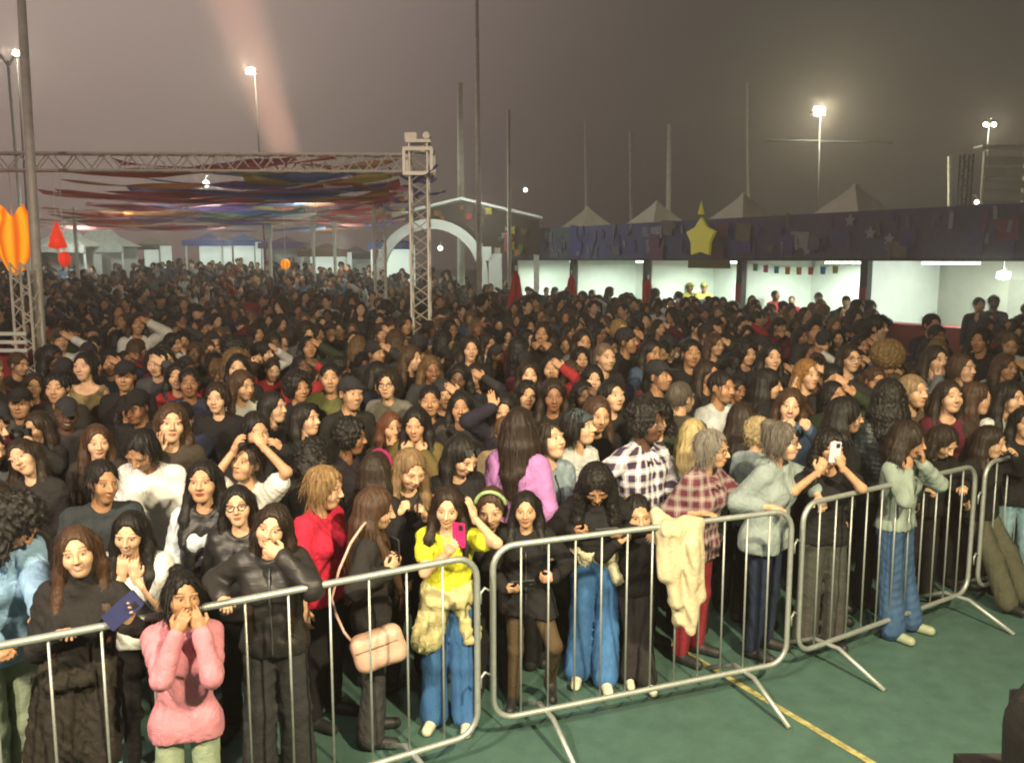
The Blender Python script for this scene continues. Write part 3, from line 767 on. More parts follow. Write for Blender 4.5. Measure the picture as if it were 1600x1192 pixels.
p_wave = person(268, 662, 6.3, 14, 'person with long loose brown hair raising a flat hand beside the cheek', None, skin=LT, hair='wavy', hairc=HR, head=(10, -6, 5), top=('cloth', (.05, .04, .03), .03), neck='vee', arms={'R': ((247, 690, .14), {'f': (.05, -.05, 1), 'n': (.5, -.8, 0), 'k': 'flat', 'e': (-.7, -.2, -.8)})})
p_tilt = person(38, 715, 5.7, -8, 'person in dark coat with head tilted far to one side', 'person with the tilted head', skin=LT, hair='mid', hairc=HD, head=(12, -6, -30), top=('cloth', K2, .035))
person(152, 690, 6.4, 18, 'person with straight light brown hair and dark coat behind the cropped-haired person', None, skin=LT, hair='long', hairc=HR, head=(14, 4, 0), top=('cloth', (.03, .026, .024), .03))
p_red = person(508, 762, 5.15, 68, 'person in red top with short fair hair, seen from the side', 'person in the red top', skin=LT, hair='shortf', hairc=(.20, .12, .05), head=(16, 10, 0), top=('cloth', (.48, .02, .05), .026), slv=.8)
p_bag = person(588, 795, 4.95, 96, 'person in long black coat with long dark brown hair hiding the face, turned sideways', 'person in long black coat', skin=LT, hair='long', hairc=HR, hx=dict(len=.5, v=.022, fwd=1.3), head=(0, 14, 0), top=('cloth', K2, .03), hem=.84,
    bottom=('cloth', CHAR), legw='flare', arms={'L': ((622, 868, -.05), {'k': 'grip', 'f': (.0, -.3, .9), 'n': (-.6, .7, 0)}), 'R': ((618, 878, .16), {'k': 'grip', 'f': (.2, -.6, .7), 'n': (.6, .7, 0)})})
p_blond = person(642, 732, 5.6, 22, 'person with fair hair tied back looking down at a phone', 'person with fair hair looking down', skin=LT, hair='mid', hairc=(.19, .12, .06), head=(8, 26, 0), top=('cloth', K2, .02), neck='scoop', slv=0, lean=6, arms={'L': ((660, 795, .25), {'k': 'grip', 'f': (-.3, -.4, .8)}), 'R': ((632, 790, .25), {'k': 'grip', 'f': (.4, -.4, .7)})})
p_shade = person(722, 712, 5.8, 30, 'person with long black hair and dark glasses pushed up on the head, looking down', None, skin=LT, hair='long', hairc=HB, hx=dict(v=.02, len=.5), head=(14, 28, 0), shades=1, top=('cloth', K, .03), neck='scoop')
p_yel = person(700, 792, 5.05, -6, 'person in bright yellow cropped top and blue jeans, one hand lifted to the hair', 'person in the yellow top', skin=LT, hair='long', hairc=HD, hx=dict(len=.3), head=(4, 10, 4), top=('cloth', (.62, .60, .04), .014), hem=1.02, slv=.5, neck='scoop', bottom=('denim', JEAN), legw='wide', rise=.97, shoes=(.6, .55, .4),
    arms={'L': ((736, 792, .06), {'f': (-.3, .1, .95), 'n': (-.8, .3, .1), 'e': (.7, -.3, -1.2), 'k': 'flat'}), 'R': ((708, 852, .24), {'k': 'grip', 'f': (.5, -.3, .8), 'n': (.2, .9, .3), 'e': (-.6, -.1, -.9)})},
    over=('cloth', (.50, .44, .22), [(-.1, -.03, .97, -.15, -.06, .68, .08, .11), (.08, .08, .97, .08, .1, .62, .11, .13), (-.03, -.1, .96, -.1, -.1, .7, .06, .08), (.1, -.1, .96, .15, -.09, .7, .045, .04), (-.08, .08, .97, -.1, .1, .64, .1, .12), (-.1, -.14, .97, .1, -.14, .96, .035, .035)]))
p_purple = person(812, 668, 5.95, 150, 'person in lilac sweatshirt seen from behind, long dark hair', 'person in lilac sweatshirt', skin=LT, hair='long', hairc=HD, hx=dict(len=.36), head=(20, 0, 0), top=('cloth', (.42, .19, .44), .034), neck='high')
p_up = person(858, 688, 6.05, 34, 'person with short dark hair looking upwards, dark collar over a grey-blue shirt', 'person looking upwards', skin=LT, hair='shortf', hairc=HD, hx=dict(v=.012), head=(14, -16, 0), top=('cloth', (.2, .25, .29), .028), hood=1, zip=(.04, .04, .04))
p_bean = person(905, 668, 6.4, 48, 'person in grey knitted beanie and white sweatshirt looking up to the right', 'person in the grey beanie', skin=LT, hair='shortf', hairc=HB, hat=('beanie', (.06, .085, .095)), head=(10, -10, 0), top=('cloth', (.55, .56, .56), .03))
p_blk = person(822, 795, 5.3, -2, 'person in black hooded top and sheer tights, one knee raised, holding a phone low', 'person in black hooded top', skin=MD, hair='long', hairc=HB, hx=dict(len=.34, v=.01), head=(-2, 4, 0), top=('cloth', K, .026), hem=.80, hood=1, neck='vee', zip=(.1, .1, .1), ztop=1.33,
    bottom=('cloth', (.075, .052, .028)), legw='tights', shoes=(.02, .018, .018), arms={'R': ((806, 922, .2), {'k': 'grip', 'f': (.9, -.4, .1), 'n': (.2, .6, .6), 'e': (-.7, .3, -.4)}), 'L': ((850, 905, .16), {'k': 'grip', 'f': (-.9, -.3, 0), 'n': (0, .8, .2)})},
    legs={'L': ((.22, -.20, .60), (.19, .06, .20), (.02, -.13, -.09)), 'R': ((-.08, -.01, .49), (-.1, .02, .085))})
p_down = person(932, 757, 5.6, -4, 'person in black top and wide blue jeans, head bowed, long black hair hanging forward', 'person with bowed head in blue jeans', skin=TN, hair='wavy', hairc=HB, hx=dict(len=.44, v=.034, part=1, curl=.005, fwd=.35), head=(4, 42, -4), lean=16, top=('cloth', K, .032), hem=.99, bottom=('denim', JEAN), legw='wide', shoes=(.72, .66, .5), rise=1.02,
    arms={'R': ((912, 832, .24), {'k': 'grip', 'f': (.8, -.5, 0), 'n': (.2, .5, .8)}), 'L': ((958, 838, .24), {'k': 'grip', 'f': (-.8, -.5, 0), 'n': (0, .5, .8)})}, legs={'R': ((-.1, -.04, .48), (-.12, -.16, .085)), 'L': ((.1, -.06, .48), (.08, -.25, .085))},
    over=('cloth', (.55, .50, .34), [(-.1, -.1, 1.0, .1, -.12, 1.0, .045, .045), (.1, -.1, .98, .17, -.13, .8, .04, .045), (-.1, .02, .99, -.08, .1, .96, .05, .05)]))
p_pld = person(1010, 660, 6.2, 40, 'person in white and plum checked shirt with a rounded black afro', 'person in the checked shirt', fem=0, skin=DK, hair='afro', hairc=HB, hx=dict(v=.03), head=(12, 2, 0), top=('plaid_white', (1, 1, 1), .03), collar=1, neck='vee', slv=1.2, w=1.08, bottom=('cloth', K), arms={'L': ((1050, 800, .2), {}), 'R': ((985, 790, .15), {})})
p_teal = person(996, 802, 5.75, 6, 'small person in open black jacket over turquoise shirt, cream shoes under the barrier', 'small person with turquoise shirt', child=1, skin=MD, hair='tied', hairc=HB, head=(0, 10, 0), top=('cloth', K, .032), openf=-.03, hem=.84, inner=('cloth', (.18, .5, .48)), ihem=.8, bottom=('cloth', K2), legw='flare', shoes=(.68, .62, .45),
    arms={'R': ((975, 840, .2), {'k': 'rail'}), 'L': ((1022, 842, .2), {'k': 'rail'})}, legs={'R': ((-.06, -.14, .49), (-.09, -.22, .1)), 'L': ((.06, -.2, .5), (.05, -.36, .1))})
p_mar = person(1113, 702, 5.95, 48, 'person with grey hair and glasses in maroon checked shirt, leaning on the rail', 'person in maroon checked shirt', skin=MD, hair='shortf', hairc=HG, glasses=1, head=(6, 4, 0), top=('plaid_maroon', (1, 1, 1), .032), collar=1, lean=9, w=1.1, hem=.8, bottom=('cloth', MAROON), legw='straight', slv=1.35,
    arms={'L': ((1215, 793, .12), {'k': 'rail', 'n': (0, 0, -1)}), 'R': ((1112, 803, .24), {'k': 'rail', 'n': (0, 0, -1), 'e': (-.2, .7, -1)})})
p_hood = person(1222, 690, 6.05, 50, 'person in pale grey hoodie and glasses leaning both arms on the rail', 'person in the pale grey hoodie', skin=LT, hair='shortf', hairc=(.1, .085, .07), hx=dict(bun=1), glasses=1, head=(14, 0, 0), top=('cloth', (.25, .30, .30), .03), hood=1, neck='vee', zip=(.3, .32, .32), ztop=1.3, lean=7, w=1.13, hem=.82, bottom=('denim', DKJ), legw='straight', slv=1.6,
    arms={'L': ((1285, 788, .1), {'k': 'rail', 'n': (0, 0, -1), 'e': (.9, .4, .2)}), 'R': ((1220, 795, .24), {'k': 'rail', 'n': (0, 0, -1), 'e': (-.25, .6, -1)})})
p_film = person(1297, 700, 6.2, 4, 'person in black top and dark grey wide trousers holding a pale phone before the face', 'person holding a pale phone', skin=MD, hair='wavy', hairc=HB, head=(0, 4, 0), top=('cloth', K, .022), neck='scoop', slv=.5, bottom=('cloth', (.055, .056, .048)), legw='wide', arms={'L': ((1312, 715, .26), {'k': 'grip', 'f': (-.3, -.1, .9), 'n': (-.3, .9, 0)}), 'R': ((1286, 722, .26), {'k': 'grip', 'f': (.3, -.1, .9), 'n': (.3, .9, 0)})})
p_rj = person(1322, 650, 6.75, 66, 'person in black jacket with a bright red panel on the shoulder, dark fringe', 'person with the red shoulder panel', skin=MD, hair='bob', hairc=HB, hx=dict(v=.024), head=(10, 4, 0), top=('cloth', K, .035), inner=('cloth', (.5, .02, .04)), openf=.0)
p_lea = person(1388, 622, 6.95, 165, 'person seen from behind in dark leather jacket with tousled black hair', 'person in the leather jacket', skin=MD, hair='wavy', hairc=HB, hx=dict(v=.026, len=.3, part=0), top=('leather', (.02, .025, .03), .042))
p_den = person(1420, 688, 6.45, 42, 'person in grey-green denim jacket and jeans, elbows on the rail, hands at the chin', 'person in the denim jacket', child=1, skin=TN, hair='bob', hairc=HD, hx=dict(v=.03, len=.16, part=0), head=(18, 10, 0), lean=2, top=('denim', (.22, .27, .235), .028), zip=(.16, .2, .18), hem=.9, bottom=('denim', (.04, .085, .17)), legw='wide', shoes=(.3, .33, .22),
    arms={'L': ((1443, 712, .14), {'f': (-.2, -.1, 1), 'n': (-.3, .9, 0), 'e': (.7, -.7, -.9)}), 'R': ((1422, 722, .16), {'f': (.2, -.1, 1), 'n': (.3, .9, 0), 'e': (-.6, -.7, -.9)})}, legs={'R': ((-.1, -.03, .48), (-.13, -.08, .085)), 'L': ((.12, -.03, .48), (.15, -.1, .085))})
person(1427, 612, 7.5, 16, 'person with parted fair hair looking to the right, behind the denim jacket', None, skin=LT, hair='mid', hairc=(.22, .15, .08), head=(12, -2, 0), top=('cloth', (.1, .07, .05), .03))
p_laugh = person(1483, 620, 7.4, 2, 'laughing person in dark red top, dark hair falling to the shoulders', 'laughing person', skin=LT, hair='mid', hairc=HD, face='smile', head=(2, -6, 0), top=('cloth', (.1, .015, .03), .022), neck='scoop')
person(1527, 622, 7.5, 54, 'person with very long straight brown hair, face in profile', None, skin=LT, hair='long', hairc=HR, hx=dict(len=.5), head=(8, 0, 0), top=('cloth', (.04, .028, .02), .03))
p_wt = person(1578, 622, 7.4, 16, 'person in open-necked white shirt with black hair near the right edge', None, skin=LT, hair='mid', hairc=HB, head=(10, 2, 0), top=('cloth', WHITE, .025), neck='vee')
p_kid = person(1474, 690, 6.95, 10, 'person in black top bending down over the rail behind the denim jacket', None, child=1, skin=LT, hair='bob', hairc=HD, hx=dict(len=.15), head=(20, 36, 0), lean=12, top=('cloth', K, .034), bottom=('cloth', K), arms={'L': 'rail', 'R': 'rail'})
p_oli = person(1548, 690, 7.1, 34, 'person in black jacket and olive trousers with one leg pushed through the barrier', 'person in olive trousers', child=1, skin=LT, hair='mid', hairc=HD, head=(12, 14, 0), top=('cloth', K, .036), bottom=('cloth', OLIVE), legw='wide', arms={'R': ((1512, 790, .15), {}), 'L': ((1585, 705, .2), {})}, legs={'R': ((-.1, -.22, .5), (-.1, -.38, .12)), 'L': ((.1, -.25, .55), (.12, -.42, .16))})
person(1600, 660, 7.25, -10, 'person in black cut off by the right edge, arm stretched over the rail', None, skin=MD, hair='mid', hairc=HB, top=('cloth', K, .034), bottom=('denim', (.2, .33, .38)), shoes=(.6, .6, .58), arms={'R': ((1560, 705, .2), {})})
person(1578, 705, 7.5, 20, 'person in dark green jacket squeezed beside the olive trousers at the right edge', None, skin=MD, hair='mid', hairc=HB, top=('cloth', (.03, .04, .025), .03), bottom=('denim', (.2, .33, .38)), shoes=(.6, .6, .58), arms={'L': 'rail', 'R': 'rail'})
# --- behind them
def row(*a, **k): return person(*a, grp='people standing behind the front row', q=1.25, **k)
p_neck = row(957, 618, 7.6, 20, 'person in white turtleneck under dark coat, long black hair', 'person in the white turtleneck', skin=LT, hair='long', hairc=HB, head=(8, -6, 0), top=('cloth', K, .035), inner=('cloth', WHITE), openf=.0, neck='vee')
p_cap = row(1030, 588, 8.4, 26, 'person in dark cap and jacket looking to the right, above the checked shirt', 'person in a dark cap', fem=0, skin=TN, hair='crop', hairc=HB, hat=('cap', (.03, .03, .035)), head=(20, -4, 0), top=('cloth', K2, .036))
row(1128, 605, 7.9, 30, 'person with short black hair in white shirt with dark braces', 'person in white shirt', fem=0, skin=TN, hair='crop', hairc=HB, head=(8, 4, 0), top=('cloth', (.5, .52, .54), .025))
row(1064, 622, 7.5, 150, 'person with cropped greying hair seen from behind in grey-brown coat', None, fem=0, skin=LT, hair='crop', hairc=(.08, .065, .05), head=(-20, 0, 0), top=('cloth', (.07, .06, .05), .035))
row(1158, 655, 6.9, 175, 'person seen from behind with smooth dark hair beside the pale grey hoodie', None, skin=LT, hair='mid', hairc=HD, hx=dict(v=.02, part=0), top=('cloth', K, .03))
row(1083, 680, 6.5, 165, 'person with pale blond hair seen from behind the maroon checked shirt', None, skin=LT, hair='mid', hairc=(.36, .28, .13), hx=dict(part=0), top=('cloth', (.2, .22, .16), .03))
row(1186, 678, 6.6, 120, 'person with curly blond hair half hidden by the pale grey hoodie', None, skin=LT, hair='afro', hairc=(.30, .23, .12), hx=dict(v=.02), top=('cloth', (.3, .36, .38), .03))
p_afro = row(548, 682, 6.4, 78, 'person in profile with rounded dark curls and bare neck', 'person with rounded dark curls', skin=BR, hair='afro', hairc=HB, hx=dict(v=.032), head=(6, 6, 0), top=('cloth', (.03, .025, .035), .02), neck='scoop', slv=0)
row(490, 712, 6.0, 170, 'person seen from behind with glossy black curls above the red top', None, skin=TN, hair='curly', hairc=HB, hx=dict(len=.12, v=.02), top=('cloth', K, .03))
row(478, 655, 6.9, 58, 'person in profile with long black hair beside the raised elbows', None, skin=LT, hair='long', hairc=HB, head=(10, -4, 0), top=('cloth', K, .03))
row(428, 636, 7.4, 60, 'person in profile with black hair behind the raised elbows', None, skin=LT, hair='mid', hairc=HB, head=(10, 0, 0), top=('cloth', K, .03))
row(400, 672, 6.4, 24, 'person peering between the raised arms of the white shirt', None, skin=MD, hair='mid', hairc=HB, head=(10, 10, 0), top=('cloth', K, .03), arms={'L': ((430, 692, .2), {}), 'R': 'down'})
p_man = row(672, 626, 7.7, 4, 'person with short black hair and round face in dark zipped jacket', 'round-faced person in zipped jacket', fem=0, skin=TN, hair='crop', hairc=HB, top=('cloth', K2, .034), collar=1)
row(720, 636, 7.4, 2, 'person facing the camera with straight black hair and grey jacket', None, skin=TN, hair='mid', hairc=HB, top=('cloth', (.05, .045, .045), .034))
row(650, 662, 6.8, -6, 'person clasping both hands under the chin, in mustard cardigan', None, skin=MD, hair='mid', hairc=HB, head=(0, 10, 0), top=('cloth', (.12, .09, .03), .03), arms={'L': 'chin', 'R': 'chin'})
row(590, 735, 5.6, 150, 'person with dark pink headband seen from behind the long black coat', None, skin=LT, hair='mid', hairc=HD, headband=(.24, .02, .08), top=('cloth', K, .03))
row(768, 792, 5.45, 4, 'small person with a light green hair tie between yellow top and black hooded top', None, child=1, skin=LT, hair='tied', hairc=HR, headband=(.3, .42, .2), head=(-10, 20, 0), top=('cloth', K2, .03))
row(612, 668, 7.0, 30, 'person with reddish hair and a hand at the cheek', None, skin=MD, hair='mid', hairc=(.1, .035, .015), top=('cloth', (.07, .04, .02), .03), arms={'R': 'mouth'})
row(214, 636, 7.3, -14, 'person with dark skin-tight cap and hooded jacket, looking down', None, fem=0, skin=BR, hair='buzz', hairc=HB, hat=('cap', K), head=(0, 14, 0), top=('cloth', K, .034), hood=1)
row(340, 622, 7.7, 0, 'person in black open-necked jacket with a chain, short hair', None, skin=LT, hair='shortf', hairc=HD, top=('cloth', K, .034), neck='vee')
row(296, 598, 8.4, 18, 'person with short beard and white-edged dark jumper', None, fem=0, skin=BR, hair='crop', hairc=HB, top=('cloth', NAVY, .03))
row(196, 588, 8.5, 12, 'person in flat dark cap in front of the bare-shouldered person', None, fem=0, skin=TN, hair='buzz', hairc=HB, hat=('cap', (.02, .02, .022)), top=('cloth', K, .03))
row(132, 572, 8.9, 0, 'person in bare-shouldered pale top with hair tied up', 'person with bare shoulders', skin=LT, hair='bun', hairc=HB, top=('cloth', (.26, .2, .1), .015), neck='bare', slv=0)
row(90, 606, 8.1, 8, 'person with thick black hair and hooded sweatshirt left of the bare shoulders', None, fem=0, skin=MD, hair='quiff', hairc=HB, top=('cloth', K2, .034), hood=1)
row(32, 630, 7.8, 14, 'person in dark cap with lowered brim, near the left edge', None, fem=0, skin=TN, hair='crop', hairc=HB, hat=('cap', (.02, .018, .016)), top=('cloth', (.05, .06, .055), .034))
row(58, 668, 6.9, -10, 'person with long hair holding a black camera up to the face', None, skin=MD, hair='mid', hairc=HD, head=(-6, 6, 0), top=('cloth', K2, .03), arms={'R': ((25, 690, .25), {'k': 'grip'}), 'L': ((45, 688, .25), {'k': 'grip'})})
row(1200, 600, 8.1, 84, 'person in profile raising an open hand before the face', None, skin=LT, hair='mid', hairc=HB, head=(0, 10, 0), top=('cloth', K, .03), arms={'L': ((1240, 600, .0), {'k': 'flat', 'f': (0, -.2, 1), 'n': (0, -1, 0)})})
row(1262, 585, 8.6, 20, 'person with wavy golden hair, hand at the temple', None, skin=LT, hair='wavy', hairc=(.22, .11, .03), top=('cloth', (.08, .04, .02), .03), arms={'L': 'brow'})
row(1300, 592, 8.5, -10, 'person rubbing the brow with bent arm, dark short hair', None, fem=0, skin=MD, hair='crop', hairc=HB, head=(0, 20, 0), top=('cloth', K2, .03), arms={'L': 'brow'})
row(1328, 560, 9.3, 10, 'person with round glasses and dark blue jacket under the red counter', None, skin=LT, hair='mid', hairc=HD, glasses=1, top=('cloth', NAVY, .034))
p_fur = row(1388, 560, 9.2, 20, 'person in big round brown hood turned sideways', 'person in brown hood', skin=MD, hair='afro', hairc=(.13, .08, .03), hx=dict(v=.05), head=(60, 20, 0), top=('cloth', (.08, .055, .025), .045))
row(1462, 562, 9.2, 14, 'person with centre-parted hair raising a finger to the lips', None, skin=LT, hair='mid', hairc=HD, top=('cloth', (.12, .14, .15), .03), arms={'R': 'mouth'})
row(1504, 575, 8.8, 30, 'person with fair skin and high forehead behind the laughing person', None, skin=LT, hair='tied', hairc=HR, top=('cloth', K2, .03))
row(1205, 558, 9.4, 6, 'person with long face framed by black hair behind the raised hand', None, skin=LT, hair='long', hairc=HB, top=('cloth', K, .03))
row(1106, 585, 8.7, 40, 'person with dark wavy hair between dark cap and white shirt', None, skin=TN, hair='mid', hairc=HD, top=('cloth', K2, .03))
row(1080, 552, 9.7, 5, 'person in light printed shirt under black jacket, small in the middle', None, fem=0, skin=TN, hair='crop', hairc=HB, top=('cloth', K, .03), inner=('cloth', (.4, .4, .35)), openf=-.02)
row(945, 558, 9.4, 26, 'person with bald head and dark jacket left of the dark cap', None, fem=0, skin=LT, hair='buzz', hairc=(.15, .1, .07), top=('cloth', K2, .03))
row(826, 586, 8.7, 8, 'person with long hair in dark brown coat above the lilac sweatshirt', None, skin=LT, hair='long', hairc=HD, top=('cloth', (.03, .022, .018), .034))
row(790, 640, 7.2, -10, 'person lifting a hand to wave above the lilac sweatshirt', None, skin=MD, hair='mid', hairc=HB, head=(0, 14, 0), top=('cloth', (.02, .018, .03), .034), arms={'R': ((768, 622, .15), {'k': 'flat', 'f': (-.2, -.1, 1), 'n': (.2, -1, 0)})})
row(606, 600, 8.4, -6, 'person in spectacles and pale scarf behind the rubbing hands', None, skin=LT, hair='shortf', hairc=HD, glasses=1, top=('cloth', (.16, .15, .13), .03))
row(516, 590, 8.6, 10, 'person in olive green hooded jacket with hood down', 'person in olive green jacket', skin=MD, hair='crop', hairc=HB, fem=0, top=('cloth', (.11, .115, .04), .045), hood=1)
row(466, 606, 8.2, 40, 'person with wide black afro left of the olive green jacket', None, skin=TN, hair='afro', hairc=HB, hx=dict(v=.045), top=('cloth', K, .03))
row(372, 575, 9.0, 14, 'person with pale face and long black hair above the open-necked jacket', None, skin=LT, hair='long', hairc=HB, top=('cloth', K, .03), face='smile')
row(1456, 508, 13.2, 4, 'person with short black hair standing tall before the red counter', 'tall person before the red counter', fem=0, skin=MD, hair='quiff', hairc=HB, top=('cloth', (.02, .02, .035), .04))
row(1532, 532, 11.2, -50, 'person in black waistcoat over white sleeves, seen half from the side', 'person with white sleeves', fem=0, skin=TN, hair='quiff', hairc=HB, top=('cloth', K, .035), slv=0, inner=('cloth', WHITE), islv=1.8)
row(1372, 512, 12.6, 40, 'person with thick black hair and pale face by the booth post', None, fem=0, skin=LT, hair='quiff', hairc=HB, hx=dict(v=.03), top=('cloth', K, .035))
row(1272, 518, 12.4, 0, 'person with cropped hair and dark jacket seen below the coloured flags', None, fem=0, skin=TN, hair='crop', hairc=HB, top=('cloth', (.03, .03, .035), .035))
row(968, 515, 13.0, 30, 'person in pale grey-green hooded jacket amid dark coats', 'person in pale grey-green jacket', skin=LT, hair='shortf', hairc=HL, top=('cloth', (.28, .3, .2), .04), hood=1)
row(735, 545, 10.2, 10, 'person with a red scarf hanging down the front of a dark coat', None, skin=LT, hair='mid', hairc=HD, top=('cloth', K, .035))
# --- things they hold, wear over the shoulder or have hung on the rail
for R, sd, col, lab, lit, off in (
    (p_bag, 'L', (.03, .03, .035), 'dark phone held by the person in the long black coat', 0, (-.0, 0, .03)),
    (p_yel, 'R', (.62, .02, .16), 'hot pink phone held by the person in the yellow top', 0, (.02, 0, .04)),
    (p_blond, 'L', (.02, .02, .022), 'black phone held by the person with fair hair', 0, (0, 0, .02)),
    (p_blk, 'R', (.03, .035, .04), 'dark phone held low by the person in the black hooded top', 0, (.03, -.01, .02)),
    (p_down, 'L', (.03, .03, .03), 'phone held flat over the rail by the person with bowed head', 0, (-.03, -.02, .03)),
    (p_film, 'L', (.55, .55, .66), 'pale lilac phone held upright before a face', 0, (-.02, -.02, .03))):
    pos, fd, n = grip(R, sd, off)
    yv = V3(0, -.2, 1) if R is not p_down and R is not p_blk else V3(1, -.1, .12)
    xv = np.cross(yv, n if R is not p_film else V3(0, 1, 0)); 
    phone(pos, xv, yv, col, lab, lit)
pos, fd, n = grip(p_smile, 'L')
phone(pos + V3(-.02, .0, .0), np.cross(V3(.75, -.1, .65), V3(.2, 1, 0)), V3(.75, -.1, .65), (.035, .04, .12), 'dark blue folder-sized tablet held by the smiling person in black', 0, (.085, .2, .012))
o = bpy.data.objects['phone.006']; o.name = 'tablet_computer'; o['category'] = 'tablet'; del o['group']

def shoulder_bag():
    c = unp(592, 1012, d=4.72); R = ry(R_(-18)) @ rz(R_(8))
    s = Sh()
    for x in (-.09, .09):
        s.c(R @ V3(x, -.012, -.05) + c, R @ V3(x, -.012, .055) + c, .052, None, .04)
    s.c(R @ V3(-.09, 0, -.05) + c, R @ V3(.09, 0, -.05) + c, .055, None, .03).c(R @ V3(-.09, 0, .055) + c, R @ V3(.09, 0, .055) + c, .05, None, .03)
    s.e(c, (.125, .056, .085), .05, R=R)
    v, f = s.mesh(.009)
    o = link('shoulder_bag', mesh_data('shoulder_bag', v, f), M['leather'], None, (.58, .36, .27)); tag(o, 'small pale pink shoulder bag hanging at the hip of the long black coat', 'bag')
    z = MB(); z.tube([R @ V3(x, -.068 - .003 * math.cos(x * 9), .035) + c for x in np.linspace(-.12, .12, 9)], .0035, 6); z.build('zip', M['shoe'], o, (.3, .2, .15), True)
    st = MB(); a = R @ V3(-.12, -.0, .06) + c; b = unp(518, 935, d=4.68); st.tube([a, a * .66 + b * .34 + V3(-.015, 0, -.012), a * .33 + b * .67 + V3(-.015, 0, -.006), b, unp(530, 890, d=4.69), unp(548, 848, d=4.73), unp(566, 822, d=4.8), unp(580, 808, d=4.88)], .008, 6); st.build('strap', M['leather'], o, (.55, .36, .3), True)
shoulder_bag()
def hung_jacket():
    """cream jacket folded over the top rail"""
    s = Sh(); a = unp(1035, 838, d=5.27); u = nrm(V3(1.9, .76, 0)); w = V3(-u[1], u[0], 0)
    for i, l in enumerate((.22, .40, .52, .46, .38)):
        p = a + u * (.055 * i); n = .02 * math.sin(i * 2.1)
        s.c(p + V3(0, 0, .05) - w * .02, p - w * (.055 + n) + V3(0, 0, -l), .042, .05, .035)
        s.c(p + V3(0, 0, .05), p + w * .07 + V3(0, 0, .12 - .05 * i), .05, .045, .04)
    p = a + u * .16; s.c(p - w * .09 + V3(0, 0, -.05), p - w * .09 + V3(0, 0, -.58), .04, .035, .03)
    v, f = s.mesh(.012, folds(77, .007, .17, .85))
    tag(link('hung_jacket', mesh_data('hung_jacket', v, f), M['cloth'], None, (.50, .43, .28)), 'cream jacket hung over the top rail beside the maroon checked shirt', 'jacket')
hung_jacket()
def lying_camera():
    pos = unp(34, 678, d=6.62); m = MB(); m.box(pos, (.13, .05, .085)); m.box(pos + V3(0, 0, .05), (.05, .045, .03)); o = m.build('camera', M['shoe'], None, (.012, .012, .013)); tag(o, 'black camera held up by the long-haired person near the left edge', 'camera')
    l = MB(); l.tube([pos + V3(0, -.025, 0), pos + V3(0, -.1, 0)], .034, 14); l.build('lens', M['shoe'], o, (.01, .01, .01), True)
lying_camera()
# ------------------------------------------------------------------ the place
def thin_cloth():
    m, t, b = nodes('thin_dyed_cloth'); oi = N(t, 'ShaderNodeObjectInfo'); L(t, oi.outputs['Color'], b.inputs['Base Color']); b.inputs['Roughness'].default_value = .8
    tr = N(t, 'ShaderNodeBsdfTranslucent'); L(t, oi.outputs['Color'], tr.inputs[0]); mx = N(t, 'ShaderNodeMixShader'); mx.inputs[0].default_value = .7
    L(t, b.outputs[0], mx.inputs[1]); L(t, tr.outputs[0], mx.inputs[2]); L(t, mx.outputs[0], t.nodes['Material Output'].inputs[0]); return m
M['court'] = surf('painted_court', (.062, .122, .102), .5, namp=.2, nscale=6., bump=.25, bscale=60, spec=.4)
M['line'] = surf('worn_line_paint', (.36, .32, .13), .6, namp=.6, nscale=18)
M['galv'] = surf('galvanised_steel', (.40, .43, .41), .5, .6, namp=.15, nscale=30)
M['alu'] = surf('aluminium_tube', (.72, .68, .6), .5, .25, namp=.12, nscale=20)
M['post'] = surf('weathered_steel_pole', (.72, .68, .61), .6, .2, namp=.2, nscale=6)
M['dark'] = surf('dark_painted_metal', (.03, .03, .033), .6, namp=.2)
M['white'] = surf('white_pvc_sheet', (.72, .74, .70), .6, namp=.07, nscale=2.5, bump=.2, bscale=3)
M['sheet'] = surf('grey_tarpaulin', (.42, .42, .36), .6, namp=.14, nscale=1.6, bump=.5, bscale=2.2)
M['tent'] = surf('tent_canvas', (.58, .57, .48), .7, namp=.1, nscale=3, bump=.2, bscale=4)
M['redpaint'] = surf('red_painted_board', (.24, .02, .022), .6, namp=.2, nscale=5)
M['thin'] = thin_cloth()
M['fabric'] = surf('dyed_fabric', None, .8, namp=.22, nscale=7, bump=.3, bscale=30)
M['paint'] = surf('painted_board', None, .65, namp=.15, nscale=6)
M['black'] = surf('black_carpet_covering', (.018, .016, .015), .8, namp=.3, nscale=40, bump=.3, bscale=200)
M['tube'] = glow('lit_tube', (.85, 1., .88), 7.)
M['flood'] = glow('floodlight_lens', (1., .95, .62), 60.)
M['bulb'] = glow('small_lamp', (1., .97, .85), 5.)
def lantern_paper(name, c0, c1, s):
    m, t, b = nodes(name); tc = N(t, 'ShaderNodeTexCoord'); sx = N(t, 'ShaderNodeSeparateXYZ'); L(t, tc.outputs['Object'], sx.inputs[0])
    an = N(t, 'ShaderNodeMath', operation='ARCTAN2'); L(t, sx.outputs[0], an.inputs[0]); L(t, sx.outputs[1], an.inputs[1])
    sn = N(t, 'ShaderNodeMath', operation='SINE'); mu = N(t, 'ShaderNodeMath', operation='MULTIPLY'); L(t, an.outputs[0], mu.inputs[0]); mu.inputs[1].default_value = 7.; L(t, mu.outputs[0], sn.inputs[0])
    mr = N(t, 'ShaderNodeMapRange', _From_Min=-1., _From_Max=.7); L(t, sn.outputs[0], mr.inputs[0]); c = mixc(t, c0, c1, mr.outputs[0])
    L(t, c, b.inputs['Base Color']); L(t, c, b.inputs['Emission Color']); b.inputs['Emission Strength'].default_value = s; return m
M['lan_o'] = lantern_paper('orange_lantern_paper', (.75, .13, .005), (1., .38, .012), .95)
